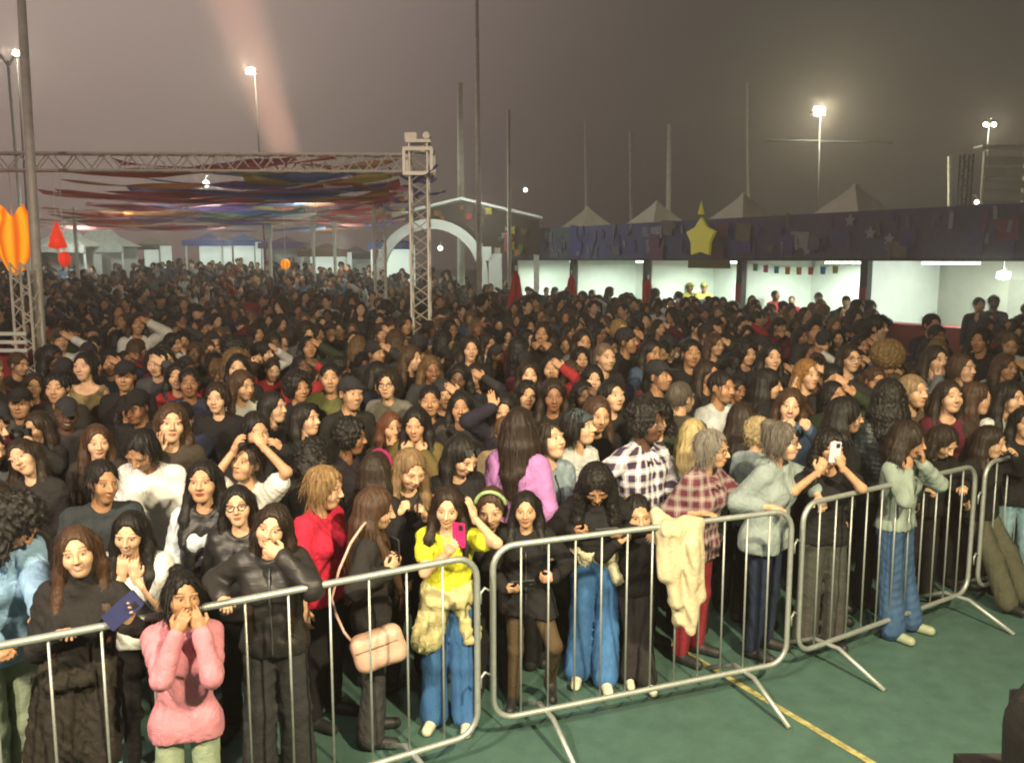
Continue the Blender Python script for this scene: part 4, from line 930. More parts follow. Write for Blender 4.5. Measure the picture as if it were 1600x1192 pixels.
M['lan_r'] = glow('red_lantern_paper', (.9, .05, .02), .6)
M['lan_y'] = glow('yellow_lantern_paper', (.55, .48, .03), .22)

def gz(x, y):
    # the yard rises a little towards the stalls at the far left
    t = min(max((y - 18) / 26., 0), 1); s = min(max((-x) / 6., 0), 1)
    return 1.0 * t * s * s * (3 - 2 * s)
def struct(o): return tag(o, kind='structure')
GXS = [-120, -60, -40, -30, -24, -20, -16, -13, -10, -8, -6, -4, -2, -1, 0, 1, 2, 4, 8, 20, 120]; GYS = [-6, 0, 6, 12, 18, 20, 22, 24, 27, 30, 34, 38, 42, 46, 52, 70, 160]
struct(MB().add([(x, y, gz(x, y)) for y in GYS for x in GXS], [(j * 21 + i, j * 21 + i + 1, j * 21 + 22 + i, j * 21 + 21 + i) for j in range(16) for i in range(20)]).build('ground', M['court']))
a, b = unp(1150, 1066, z=0), unp(1362, 1192, z=0); u = nrm(b - a); w = V3(-u[1], u[0], 0) * .025
a2, b2 = a - u * .9, b + u * 3
struct(MB().add([a2 - w + V3(0, 0, .004), b2 - w + V3(0, 0, .004), b2 + w + V3(0, 0, .004), a2 + w + V3(0, 0, .004)], [(0, 1, 2, 3)]).build('court_line_marking', M['line']))
# --- barriers
def barrier(p, q, label, feet=(.16, .84)):
    p, q = V3(p[0], p[1], 0), V3(q[0], q[1], 0); Lg = np.linalg.norm(q - p); u = (q - p) / Lg; nrm_ = V3(u[1], -u[0], 0)
    r = empty('crowd_barrier', p, math.atan2(u[1], u[0])); tag(r, label, 'barrier', 'galvanised barriers holding back the crowd')
    z0, z1, rc = .17, 1.2, .13; pts = []
    for cx, cz, a0 in ((Lg - rc, z1 - rc, 90), (Lg - rc, z0 + rc, 0), (rc, z0 + rc, -90), (rc, z1 - rc, -180)):
        for k in range(7):
            a_ = R_(a0 - 15 * k); pts.append((cx + rc * math.cos(a_), 0, cz + rc * math.sin(a_)))
    pts.append(pts[0]); MB().tube(pts, .018, 10, False).build('frame', M['galv'], r, None, True)
    n = 11
    for i in range(n):
        x = Lg * (i + 1) / (n + 1); MB().tube([(x, 0, z0 + .015), (x, 0, z1 - .015)], .0065, 8).build('bar', M['galv'], r, None, True)
    for t in feet:
        x = Lg * t
        MB().tube([(x, -.46, .012), (x + .005, -.1, z0 - .01), (x + .005, .1, z0 - .01), (x, .40, .012)], .016, 8).build('foot', M['galv'], r, None, True)
    for z in (.45, .95):
        MB().tube([(-.02, 0, z), (-.05, 0, z + .02), (-.075, 0, z - .01), (-.075, 0, z - .07)], .008, 6).build('hook', M['galv'], r, None, True)
J = [unp(*j, z=1.2) for j in ((126, 985), (745, 868), (770, 855), (1238, 797), (1256, 788), (1525, 727))]
u0 = nrm(J[1] - J[0])
barrier(J[1] - u0 * 2.5, J[1], 'galvanised barrier in front of the pink sweatshirt and the yellow top')
barrier(J[2], J[3], 'galvanised barrier in front of the black hooded top and red trousers')
barrier(J[4], J[5], 'galvanised barrier in front of the denim jacket', (.15, .93))
u1 = nrm(J[5] - J[4]); barrier(J[5] + u1 * .14, J[5] + u1 * 2.2, 'galvanised barrier at the right edge, past the olive trousers')
# --- stage corner and floor monitor
d0 = 2.35; c0 = unp(1490, 1176, d=d0)
struct(MB().box((c0[0] + 1.2, d0 - .8, c0[2] - .12), (2.4, 1.6, .24)).build('stage_floor', M['black']))
s = MB(); pp = [unp(1556, 1185, d=2.1), unp(1553, 1100, d=2.1), unp(1603, 1035, d=2.1), unp(1760, 985, d=2.1), unp(1800, 1185, d=2.1)]
zb = c0[2] + .002
pp = [V3(p[0], 2.1, max(p[2], zb) if i in (1, 2, 3) else zb) for i, p in enumerate(pp)]
o = s.poly(pp[::-1], .55, (0, -1, 0)).build('floor_monitor', M['black']); tag(o, 'black wedge loudspeaker on the stage edge in the bottom right corner', 'loudspeaker')
bm_ = o.modifiers.new('edge', 'BEVEL'); bm_.width = .05; bm_.segments = 3
g = MB(); g.box((pp[2][0] * .5 + pp[3][0] * .5, 2.1 + .006, zb + .2), (.3, .008, .22)); g.build('grille', M['dark'], o)

# --- trusses
def truss(p, q, w, step, r=.02, rb=.011):
    """square lattice of four chords with zigzag bracing"""
    p, q = np.asarray(p, float), np.asarray(q, float); Lg = np.linalg.norm(q - p); u = (q - p) / Lg
    a_ = nrm(np.cross(u, (0, 1, .01)) if abs(u[1]) < .9 else np.cross(u, (1, 0, 0))); b_ = np.cross(u, a_); m = MB(); h = w / 2
    cs = [a_ * h + b_ * h, a_ * h - b_ * h, -a_ * h - b_ * h, -a_ * h + b_ * h]
    for c in cs: m.tube([p + c, q + c], r, 6)
    n = max(int(round(Lg / step)), 1)
    for i in range(n):
        t0, t1, tm = i * Lg / n, (i + 1) * Lg / n, (i + .5) * Lg / n
        for k in range(4):
            c, e = cs[k], cs[(k + 1) % 4]
            m.tube([p + u * t0 + c, p + u * tm + e], rb, 4, False); m.tube([p + u * tm + e, p + u * t1 + c], rb, 4, False)
    return m
TD = 15.5
tr0 = unp(655, 254, d=TD); zt = tr0[2]
e = empty('truss_tower', (tr0[0], TD, 0)); tag(e, 'aluminium lattice tower with a sleeve block on top, in the middle of the crowd', 'truss tower', 'goalpost truss')
truss((0, 0, .05), (0, 0, zt + .3), .30, .42, .021).build('mast', M['alu'], e)
sb = MB(); 
for z in (-.2, .2):
    for x, y, dx, dy in ((0, -.23, .5, .05), (0, .23, .5, .05), (-.23, 0, .05, .41), (.23, 0, .05, .41)): sb.box((x, y, zt + z), (dx, dy, .06))
for x in (-.23, .23):
    for y in (-.23, .23): sb.box((x, y, zt), (.05, .05, .34))
sb.build('sleeve_block', M['alu'], e)
tp = MB(); tp.box((0, 0, zt + .335), (.42, .36, .05)); tp.box((-.13, 0, zt + .42), (.2, .2, .12)); tp.tube([(.14, -.2, zt + .42), (.14, .2, zt + .42)], .06, 10); tp.build('top_pulley', M['alu'], e)
truss((-.0, 0, .0), (0, 0, .06), .8, .2, .03).build('base_frame', M['alu'], e)
xl = unp(40, 254, d=TD)[0]
e = empty('truss_tower', (xl - 3.2, TD, 0)); tag(e, 'aluminium lattice tower carrying the far end of the beam beyond the left edge', 'truss tower', 'goalpost truss')
truss((0, 0, .05), (0, 0, zt + .3), .30, .42, .021).build('mast', M['alu'], e)
tag(truss((xl - 3.0, TD, zt + .02), (tr0[0] - .27, TD, zt - .02), .28, .46, .022, .012).build('truss_beam', M['alu']), 'long horizontal aluminium lattice beam above the left half of the crowd', 'truss')
# second, darker lattice mast of the delay speakers near the left edge
e = empty('speaker_mast', (unp(42, 480, d=13)[0], 13, 0)); tag(e, 'short lattice mast with white cross rungs among the crowd, near the left edge', 'mast')
truss((0, 0, .0), (0, 0, 2.75), .26, .4, .02).build('mast', M['alu'], e)
m = MB()
for z in (1.5, 1.62, 1.74): m.box((-.2, -.16, z), (.5, .03, .05))
m.build('cross_rungs', M['white'], e)
# --- poles and floodlights
def pole(px0, py0, px1, py1, d, r0, r1, label, name='pole', zbase=0.):
    t, b_ = unp(px0, py0, d=d), unp(px1, py1, d=d); u = (t - b_) / (t[2] - b_[2])
    o = MB().tube([b_ + u * (zbase - b_[2]), t], [r0, r1], 10).build(name, M['post'], None, None, True); return tag(o, label, 'pole', 'poles round the fairground'), t
pole(31, -40, 60, 470, 13.8, .085, .06, 'tall leaning grey pole near the left edge, crossing the truss beam')
pole(744, -40, 749, 440, 24, .08, .055, 'tallest thin grey pole, rising behind the gabled arch out of the photo')
pole(719, 130, 720, 330, 36, .17, .11, 'faint grey pole behind the peak of the gabled arch')
pole(795, 172, 796, 380, 30, .08, .06, 'thin pole right of the gabled arch, bare top')
pole(1046, 195, 1044, 345, 52, .16, .11, 'faint distant pole with a bare top behind the booth tents')
for q_, lab_ in (((1168, 130, 1170, 330, 58, .12, .09), 'very faint thin pole between the star and the brightest floodlight'), ((915, 190, 916, 340, 60, .12, .08), 'very faint pole behind the farthest booth tent'), ((1484, 245, 1484, 350, 36, .09, .08), 'short dim pole left of the slatted tower'), ((985, 205, 986, 340, 62, .11, .08), 'very faint pole behind the second booth tent')): pole(*q_, lab_)
def floodlight(px, py, d, label, n=1, energy=2500, sc=1., polepx=None, col=(1., .93, .66)):
    p = unp(px, py, d=d); e = empty('floodlight', p); tag(e, label, 'floodlight', 'lit floodlights')
    for i in range(n):
        x = (i - (n - 1) / 2) * .62 * sc
        h = MB(); h.box((x, .09 * sc, 0), (.46 * sc, .14 * sc, .34 * sc)); h.build('housing', M['dark'], e)
        l = MB(); l.lathe([(.0, .02), (.1, .018), (.155, 0)], 16); R = rx(R_(90)) * .95; l.v = [tuple(R @ (np.array(v) * sc) + V3(x, .01, 0)) for v in l.v]; l.build('lens', M['flood'], e)
    if polepx:
        t = unp(polepx[0], polepx[1], d=d) - p; t[1] = .1
        MB().tube([(t[0], .24 * sc, -p[2]), (t[0] * .4, .24 * sc, -.05)], .04, 8).build('pole', M['dark'], e, None, True)
        MB().box((0, .2 * sc, -.02), (.62 * sc * n, .06, .06)).build('crossbar', M['dark'], e)
    lt = bpy.data.lights.new('floodlight_lamp', 'POINT'); lt.energy = energy; lt.color = col; lt.shadow_soft_size = .18 * sc
    o = bpy.data.objects.new('floodlight_lamp', lt); COL.objects.link(o); o.location = p + V3(0, -.3, -.05)
floodlight(391, 111, 46, 'bright floodlight on a thin pole above the truss beam', 1, 900, 1.0, (408, 240))
floodlight(25, 83, 44, 'floodlight behind the leaning pole, upper left corner', 1, 600, .9, (30, 240))
floodlight(1281, 174, 40, 'largest brightest floodlight high above the booths on the right', 1, 1700, 1.1, (1284, 330), (1., .95, .66))
floodlight(1547, 195, 42, 'pair of small floodlights above the slatted tower at right', 2, 450, .6, (1541, 300))
e = empty('lamp_post', unp(12, 95, d=38)); tag(e, 'unlit pale lamp post with a forked head, upper left edge', 'lamp post')
MB().tube([(0.15, 0, -e.location.z), (0, 0, 0)], [.09, .06], 8).build('pole', M['white'], e, None, True)
MB().tube([(-.28, 0, .22), (0, 0, -.25), (.3, 0, .2)], .06, 6).build('fork', M['white'], e, None, True)
def small_lamp(px, py, d, label, r=.09):
    p = unp(px, py, d=d); m = MB(); m.lathe([(.001, -r), (r * .7, -r * .7), (r, 0), (r * .7, r * .7), (.001, r)], 12)
    o = m.build('bulb', M['bulb'], None, None, True); o.location = p; tag(o, label, 'lamp', 'small bare lamps')
    MB().tube([(0, 0, r), (0, .05, r + .12), (0, .3, r + .16)], .012, 6).build('bracket', M['post'], o)
small_lamp(821, 297, 40, 'small white lamp alone in the dark sky right of the arch', .1)
small_lamp(322, 287, 24, 'small warm lamp hanging under the coloured streamers', .09)
small_lamp(1526, 316, 30, 'small white lamp on the slatted tower at right', .08)
small_lamp(158, 385, 40, 'small white lamp under the white peaked tent', .12)
small_lamp(345, 343, 36, 'small white lamp above the blue awnings', .09)
small_lamp(688, 388, 32.6, 'small white lamp inside the arch opening', .09)
for q_, en in ((unp(640, 372, d=31), 90), (unp(745, 330, d=31.5), 160), (unp(118, 372, d=35), 220), (unp(350, 366, d=38), 200), (unp(530, 382, d=35), 160), (unp(322, 292, d=23.6), 120), (unp(200, 330, d=27), 150), (unp(470, 335, d=27), 120)):
    lt = bpy.data.lights.new('stall_and_fill_lamp', 'POINT'); lt.energy = en; lt.color = (.92, 1., .86); lt.shadow_soft_size = .1; o = newobj('stall_and_fill_lamp', lt); COL.objects.link(o); o.location = q_  # stall lamps, the small streamer lamp, and unseen fills added at arch and streamers
# --- slatted tower at right and the long beam under the brightest lamp
e = empty('slatted_tower', (unp(1560, 300, d=31)[0], 31, 0)); tag(e, 'dim scaffold tower with pale horizontal boards at the right edge', 'tower')
truss((-1.15, 0, 0), (-1.15, 0, 6.3), .3, .6, .03).build('post', M['dark'], e)
for x in (-.55, .85): MB().box((x, 0, 3.2), (.09, .09, 6.4)).build('post', M['post'], e)
for i, z in enumerate((4.5, 4.9, 5.3, 5.7, 6.1)): MB().box((.15, -.08, z), (1.5, .04, .26)).build('board', M['tent'], e)
MB().box((.2, 0, 6.55), (2.0, .6, .07)).build('deck', M['post'], e)
tag(MB().tube([unp(1198, 219, d=41), unp(1395, 223, d=41)], .06, 6).build('cross_beam', M['dark'], None, None, True), 'faint horizontal beam under the brightest floodlight', 'beam')
# --- booth row
BU = V3(-.514, .857, 0); BN = V3(-.857, -.514, 0)
def bp(t, back=0., z=0.): return V3(22.4 - .6 * (19 + 3.65 * t), 19 + 3.65 * t, z) - BN * back
BROT = np.stack([-BU, -BN, V3(0, 0, 1)], 1)       # local x to the right along the row, y into the booth
W4 = 4.256
DEC = [(.075, .07, .12), (.09, .07, .13), (.075, .085, .18), (.08, .085, .19), (.10, .12, .15)]
names = ['booth nearest the right edge with a bright lamp and grey sheet', 'booth with small coloured flags across its bright opening', 'booth under the yellow star ornament', 'booth left of the yellow star ornament', 'booth farthest back beside the gabled arch']
for k in range(5):
    c = bp(k + .5); e = empty('booth', c, math.atan2(-BU[1], -BU[0])); tag(e, 'white lit food ' + names[k], 'booth', 'food booths')
    ww = W4 - .24
    MB().box((0, 2.9, 1.4), (ww, .06, 2.8)).build('back_wall', M['white'] if k else M['sheet'], e)
    if not k: MB().box((.35, 2.85, 1.75), (.8, .02, 1.1)).build('notice_board', M['paint'], e, (.34, .33, .29))
    MB().box((-ww / 2 + .03, 1.5, 1.4), (.05, 2.74, 2.74)).build('side_wall', M['white'], e)
    MB().box((ww / 2 - .03, 1.5, 1.4), (.05, 2.74, 2.74)).build('side_wall', M['white'], e)
    MB().box((0, 1.5, 2.84), (ww, 2.9, .05)).build('ceiling_sheet', M['white'], e)
    MB().box((0, .12, .6), (ww - .1, .05, 1.19)).build('counter_front', M['redpaint'], e)
    MB().box((0, .3, 1.22), (ww - .1, .55, .05)).build('counter_top', M['redpaint'], e)
    for x in (-W4 / 2 + .13, ):
        MB().box((x - .02, -.03, 1.42), (.22, .16, 2.84)).build('post', M['dark'], e)
        MB().box((x - .02, -.125, 1.15), (.2, .02, 1.9)).build('post_banner', M['redpaint'], e)
    f = MB(); f.box((0, -.1, 3.40), (W4, .09, 1.16)); fo = f.build('fascia', M['fabric'], e, DEC[k])
    r_ = random.Random(40 + k)
    for i in range(26):       # cut-outs and garlands pinned on the fascia
        x = r_.uniform(-1.95, 1.95); z = r_.uniform(2.98, 3.85); q = r_.random()
        col = r_.choice([(.42, .42, .4), (.05, .06, .24), (.05, .05, .3), (.2, .17, .05), (.22, .03, .05), (.3, .3, .33), (.07, .04, .16), (.1, .1, .12)])
        m = MB()
        if q < .45: m.box((x, -.165 - i * .003, z), (.09, .016, r_.uniform(.2, .42)), ry(r_.uniform(-.25, .25)))
        elif q < .75: m.box((x, -.165 - i * .003, z), (r_.uniform(.3, .7), .016, r_.uniform(.25, .5)), ry(r_.uniform(-.1, .1)))
        else:
            n5 = [(x + (.17 if j % 2 == 0 else .08) * math.sin(j * .628), -.165 - i * .003, z + (.17 if j % 2 == 0 else .08) * math.cos(j * .628)) for j in range(10)]; m.poly(n5, .016, (0, 1, 0))
        m.build('cut_out', M['fabric'], fo, tuple(c_ * .45 + f_ * .6 for c_, f_ in zip(col, DEC[k])))
    MB().box((0, -.12, 2.79), (W4, .14, .07)).build('edge_beam', M['dark'], e)
    m = MB(); hw = .84; zz = 4.0; ap = V3(0, 2.2 + .0, 4.9)
    base = [V3(-hw, 2.2 - hw, zz), V3(hw, 2.2 - hw, zz), V3(hw, 2.2 + hw, zz), V3(-hw, 2.2 + hw, zz)]
    rings = []
    for j in range(7):
        t = j / 6.; s_ = (1 - t) ** 1.12; rings.append([V3(0, 2.2, 0) * 1 + (b_ - V3(0, 2.2, zz)) * max(s_, .02) + V3(0, 0, zz + (4.9 - zz) * t) for b_ in base])
    m.add([p for rg in rings for p in rg], [(j * 4 + i, j * 4 + (i + 1) % 4, (j + 1) * 4 + (i + 1) % 4, (j + 1) * 4 + i) for j in range(6) for i in range(4)])
    if k: m.build('roof', M['tent'], e); MB().box((0, 2.2, 3.42), (1.6, 1.6, 1.12)).build('roof_box', M['dark'], e)
    MB().box((.3 if k else -.9, 1.7, 2.7), (1.5, .09, .06)).build('tube_lamp', M['tube'], e)
    la = bpy.data.lights.new('booth_lamp', 'AREA'); la.shape = 'RECTANGLE'; la.size = 1.8; la.size_y = .3; la.energy = 200 if k else 48; la.color = (.80, 1., .80)
    lo_ = bpy.data.objects.new('booth_lamp', la); COL.objects.link(lo_); lo_.location = c + BROT @ V3(.0, 1.5, 2.62)
# booth details
def booth_pt(k, x, y, z): return bp(k + .5) + BROT @ V3(x, y, z)
m = MB(); pts = [booth_pt(1, -2 + 4 * t, .1, 2.72 - .12 * math.sin(math.pi * t)) for t in np.linspace(0, 1, 13)]; m.tube(pts, .006, 4)
fl = m.build('flag_string', M['post']); tag(fl, 'string of small coloured flags across the booth opening', 'bunting')
for i, cl in enumerate([(.1, .35, .2), (.5, .12, .3), (.05, .3, .5), (.6, .25, .05), (.6, .4, .15), (.55, .15, .1), (.03, .25, .6), (.35, .35, .1)]):
    t = .1 + .1 * i; p = booth_pt(1, -2 + 4 * t, .1, 2.7 - .12 * math.sin(math.pi * t)); q = -BU * .09
    MB().poly([p - q, p + q, p + q * .9 - V3(0, 0, .2), p - q * .9 - V3(0, 0, .2)], .006, BN).build('flag', M['fabric'], fl, cl)
p = unp(1568, 430, d=20.4)
m = MB(); m.lathe([(.001, -.1), (.13, -.06), (.13, .06), (.001, .1)], 14); lo = m.build('work_lamp', M['flood'], None, None, True); lo.location = p; tag(lo, 'glaring white lamp in the booth at the right edge', 'lamp')
MB().tube([(0, 0, .1), (0, 0, .36)], .015, 6).build('cord', M['dark'], lo)
l = bpy.data.lights.new('work_lamp_light', 'POINT'); l.energy = 240; l.color = (.85, 1., .95); l.shadow_soft_size = .12; lo2 = bpy.data.objects.new('work_lamp_light', l); COL.objects.link(lo2); lo2.location = p + V3(-.1, -.25, 0)
# yellow star ornament and its board
c = bp(2.27, 0) + BN * .5 + V3(0, 0, 3.42); e = empty('star_ornament', c, math.atan2(-BU[1], -BU[0])); tag(e, 'large yellow paper star on the booth fascia', 'ornament')
n5 = []
for j in range(10):
    a_ = j * .62832; r__ = .64 if j % 2 == 0 else .42; n5.append((r__ * math.sin(a_), 0, r__ * math.cos(a_) * .95))
m = MB(); m.poly(n5, .1, (0, 1, 0)); 
b0 = len(m.v); so = m.build('star', M['lan_y'], e)
MB().lathe([(.001, .0), (.1, .02), (.06, .2), (.001, .42)], 10, (0, .02, .68)).build('tip', M['lan_y'], e)
MB().box((.1, .28, -.76), (1.75, .06, .26)).build('board', M['paint'], e, (.10, .085, .02))
# --- folded red parasols
def parasol(px, py, d, h, label):
    p = unp(px, py, d=d); e = empty('folded_parasol', (p[0], d, 0)); tag(e, label, 'parasol', 'folded red parasols')
    MB().tube([(0, 0, 0), (0, 0, p[2] + .12)], .025, 8).build('pole', M['post'], e)
    m = MB(); n = 16; prof = [(.02, 0), (.09, -.2), (.14, -.6), (.2, -h * .75), (.17, -h)]
    vs = [((r_ * (1 + (.25 if j % 2 else -.1))) * math.cos(6.283 * j / n), (r_ * (1 + (.25 if j % 2 else -.1))) * math.sin(6.283 * j / n), p[2] + z) for r_, z in prof for j in range(n)]
    m.add(vs, [(i * n + j, i * n + (j + 1) % n, (i + 1) * n + (j + 1) % n, (i + 1) * n + j) for i in range(len(prof) - 1) for j in range(n)])
    m.build('canopy', M['fabric'], e, (.50, .03, .025))
parasol(806, 422, 24, 1.35, 'folded red parasol in front of the bright farthest booth')
parasol(893, 428, 29, 1.2, 'folded red parasol by the booth post left of the star')
parasol(1013, 436, 27, 1.0, 'folded red parasol directly left of the yellow star')
# white table frame before the star booth
e = empty('high_table', (unp(1079, 470, d=25)[0], 25, 0)); tag(e, 'white high table before the booth under the yellow star', 'table')
MB().box((0, 0, 1.68), (.72, .5, .05)).build('table_top', M['white'], e)
for x in (-.32, .32): MB().box((x, 0, .83), (.05, .05, 1.64)).build('leg', M['white'], e)
# --- gabled arch
GD = 34.; mpp = GD / F
e = empty('gabled_arch', (unp(722, 380, d=GD)[0], GD, 0)); tag(e, 'gabled entrance arch with white edged roof and hung decorations', 'entrance arch')
ap, ev, hw = 5.06, 4.36, 3.0
for sgn in (-1, 1):
    m = MB(); m.add([(0, -.5, ap), (sgn * hw, -.5, ev), (sgn * hw, -.5, ev - .09), (0, -.5, ap - .09), (0, 2.5, ap), (sgn * hw, 2.5, ev), (sgn * hw, 2.5, ev - .09), (0, 2.5, ap - .09)],
        [(0, 1, 2, 3), (4, 7, 6, 5), (0, 4, 5, 1), (3, 2, 6, 7), (1, 5, 6, 2), (0, 3, 7, 4)]); m.build('roof', M['white'], e)
cx = -1.15; Ro, Ri = 2.12, 1.76; cz = 2.16; band = []
for Rr in (Ro, Ri):
    for i in range(25):
        a_ = math.pi * i / 24; band.append((cx + Rr * math.cos(a_), cz + Rr * math.sin(a_)))
m = MB(); n = 25
for i in range(24):
    q = [band[i], band[i + 1], band[n + i + 1], band[n + i]]; m.poly([(x, -.25, z) for x, z in q], .3, (0, 1, 0))
for x in (cx - (Ro + Ri) / 2, cx + (Ro + Ri) / 2): m.box((x, -.1, cz / 2), (Ro - Ri, .3, cz))
m.build('arch_band', M['white'], e)
m = MB(); top = [(0, ap - .1), (hw - .1, ev - .1), (hw - .1, 3.2)]
m.poly([(-hw + .1, .1, ev - .1), (0, .1, ap - .1), (hw - .1, .1, ev - .1), (hw - .1, .1, 2.95)] + [(cx + Ro * math.cos(a_), .1, cz + Ro * math.sin(a_)) for a_ in np.linspace(.55, 1.9, 12)], .05, (0, 1, 0)); m.build('gable_panel', M['paint'], e, (.06, .04, .03))
MB().box((1.25, 0, 1.5), (.5, .4, 3.0)).build('column', M['white'], e)
MB().box((hw - .2, .3, 2.1), (.2, .3, 4.2)).build('column', M['post'], e)
MB().box((.9, -.3, 3.0), (.4, .05, .52)).build('white_board', M['white'], e)
r_ = random.Random(5)
for i in range(44):
    x = r_.uniform(-2.1, 2.4); z = r_.uniform(3.0, ap - .25 - abs(x) * .23)
    if (x - cx) ** 2 + (z - cz) ** 2 < Ro * Ro: continue
    col = r_.choice([(.35, .03, .03), (.4, .35, .05), (.05, .2, .07), (.35, .1, .15), (.45, .42, .36), (.3, .12, .03), (.15, .13, .05)])
    w_ = r_.uniform(.1, .22); m = MB(); n5 = [(x + w_ * (1 if j % 2 else .55) * math.sin(j * .785), -.06 - .004 * i, z + w_ * (1 if j % 2 else .55) * math.cos(j * .785)) for j in range(8)]
    m.poly(n5, .02, (0, 1, 0)); m.build('hung_decoration', M['fabric'], e, col)
# --- stalls and tents far left
M['stallglow'] = glow('glowing_back_sheet', (.8, .92, .8), .55)  # back sheets emit; the stall's lamplight is put into their material
def stall(px, py, w, d, roofc, label, counter=(.3, .3, .28), peak=0, lit=1, h=2.5):
    """stall whose roof edge is seen at the pixel"""
    p = unp(px, py, d=d); h = max(p[2], 2.2); e = empty('market_stall', (p[0], d, 0)); tag(e, label, 'stall', 'lit stalls at the back')
    for x in (-w / 2, w / 2): MB().box((x, 0, h / 2), (.07, .07, h)).build('post', M['white'], e)
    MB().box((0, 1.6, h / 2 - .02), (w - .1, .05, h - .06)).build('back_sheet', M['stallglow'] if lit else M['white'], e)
    MB().box((0, .05, .5), (w - .16, .06, 1.)).build('counter', M['paint'], e, counter)
    m = MB(); hp = peak or .35
    m.add([(-w / 2 - .1, -.2, h), (w / 2 + .1, -.2, h), (w / 2 + .1, 1.9, h), (-w / 2 - .1, 1.9, h), (-w * .25, .4, h + hp * .36), (w * .25, .4, h + hp * .36), (w * .25, 1.3, h + hp * .36), (-w * .25, 1.3, h + hp * .36), (0, .85, h + hp)],
        [(0, 1, 5, 4), (1, 2, 6, 5), (2, 3, 7, 6), (3, 0, 4, 7), (4, 5, 8), (5, 6, 8), (6, 7, 8), (7, 4, 8)]); m.build('awning', M['fabric'], e, roofc)
    v = MB(); v.box((0, -.23, h - .12), (w + .2, .03, .26)); v.build('valance', M['fabric'], e, tuple(min(c * .8, 1) for c in roofc))
stall(88, 385, 2.3, 37, (.62, .66, .62), 'white peaked tent left of the pale cross, behind the red lantern', peak=1.05, lit=0)
stall(145, 385, 2.5, 38.5, (.60, .66, .62), 'white peaked tent right of the pale cross', peak=1.15, lit=0)
stall(318, 376, 1.6, 41, (.12, .16, .42), 'stall with blue awning and bright white back, left of two')
stall(372, 376, 1.5, 42, (.10, .18, .46), 'stall with blue awning and bright white back, right of two')
stall(225, 382, 1.4, 42, (.3, .33, .3), 'plain grey-green stall with glowing back behind the dense crowd')
stall(440, 380, 1.9, 42, (.14, .08, .2), 'stall with purple awning near the middle of the streamers', lit=0)
stall(505, 392, 1.9, 38, (.16, .1, .07), 'stall with brown awning and pale yellow glowing back')
stall(612, 380, 1.6, 36, (.05, .07, .2), 'stall with dark blue awning and yellow counter left of the truss tower', counter=(.4, .36, .12))
stall(550, 396, 1.5, 40, (.12, .12, .12), 'dark stall between the brown and the dark blue awnings', lit=0)
stall(20, 392, 1.8, 40, (.2, .2, .2), 'dim stall behind the orange lantern', lit=0)
e = empty('pale_cross', (unp(118, 370, d=30)[0], 30, 0)); tag(e, 'pale lit cross-shaped post before the white peaked tents', 'post')
hz = unp(118, 325, d=30)[2]
MB().box((0, 0, hz / 2), (.1, .08, hz)).build('upright', M['tent'], e); MB().box((0, -.005, unp(118, 341, d=30)[2]), (.85, .09, .09)).build('crossbar', M['tent'], e)
# --- hanging lanterns
def lantern(px, py, d, kind, mat, size, label, ztop):
    p = unp(px, py, d=d); w, h = size; m = MB(); n = 14
    if kind == 'tulip':
        prof = [(.02, -.5), (.22, -.42), (.4, -.2), (.5, .1), (.46, .34), (.33, .5)]
        vs = []
        for r_, z in prof:
            for j in range(n): 
                a_ = 6.283 * j / n; pet = 1 + .1 * math.cos(a_ * 4); zz = z + (.14 * math.cos(a_ * 2) if z > .3 else 0)
                vs.append((w * r_ * pet * math.cos(a_), w * r_ * pet * math.sin(a_), h * zz))
        m.add(vs, [(i * n + j, i * n + (j + 1) % n, (i + 1) * n + (j + 1) % n, (i + 1) * n + j) for i in range(len(prof) - 1) for j in range(n)])
    elif kind == 'cone': m.lathe([(.001, h / 2), (w * .12, h * .3), (w * .36, -h * .1), (w * .5, -h * .45), (w * .3, -h / 2), (.001, -h / 2)], n)
    else: m.lathe([(w * .5 * math.sin(t) + .001, -h / 2 * math.cos(t)) for t in np.linspace(0, math.pi, 9)], n)
    o = m.build('paper_lantern', mat, None, None, True); o.location = p; tag(o, label, 'lantern', 'hanging paper lanterns')
    MB().tube([(0, 0, h * .3), (0, 0, ztop - p[2])], .008, 5).build('cord', M['post'], o)
    MB().tube([(.0, 0, -h * .5 + .01), (.0, 0, -h * .5 - .14)], [.03, .008], 6).build('tassel', M['post'], o)
lantern(22, 382, TD, 'tulip', M['lan_o'], (.58, 1.05), 'big glowing orange tulip-shaped lantern at the left edge', zt - .14)
lantern(89, 366, TD, 'cone', M['lan_r'], (.3, .48), 'red cone-shaped lantern right of the big orange lantern', zt - .14)
lantern(101, 405, TD, 'ball', M['lan_r'], (.2, .26), 'small red ball lantern under the red cone lantern', zt - .14)
lantern(446, 413, 26, 'ball', M['lan_o'], (.28, .3), 'small orange ball lantern before the purple stall', 4.9)
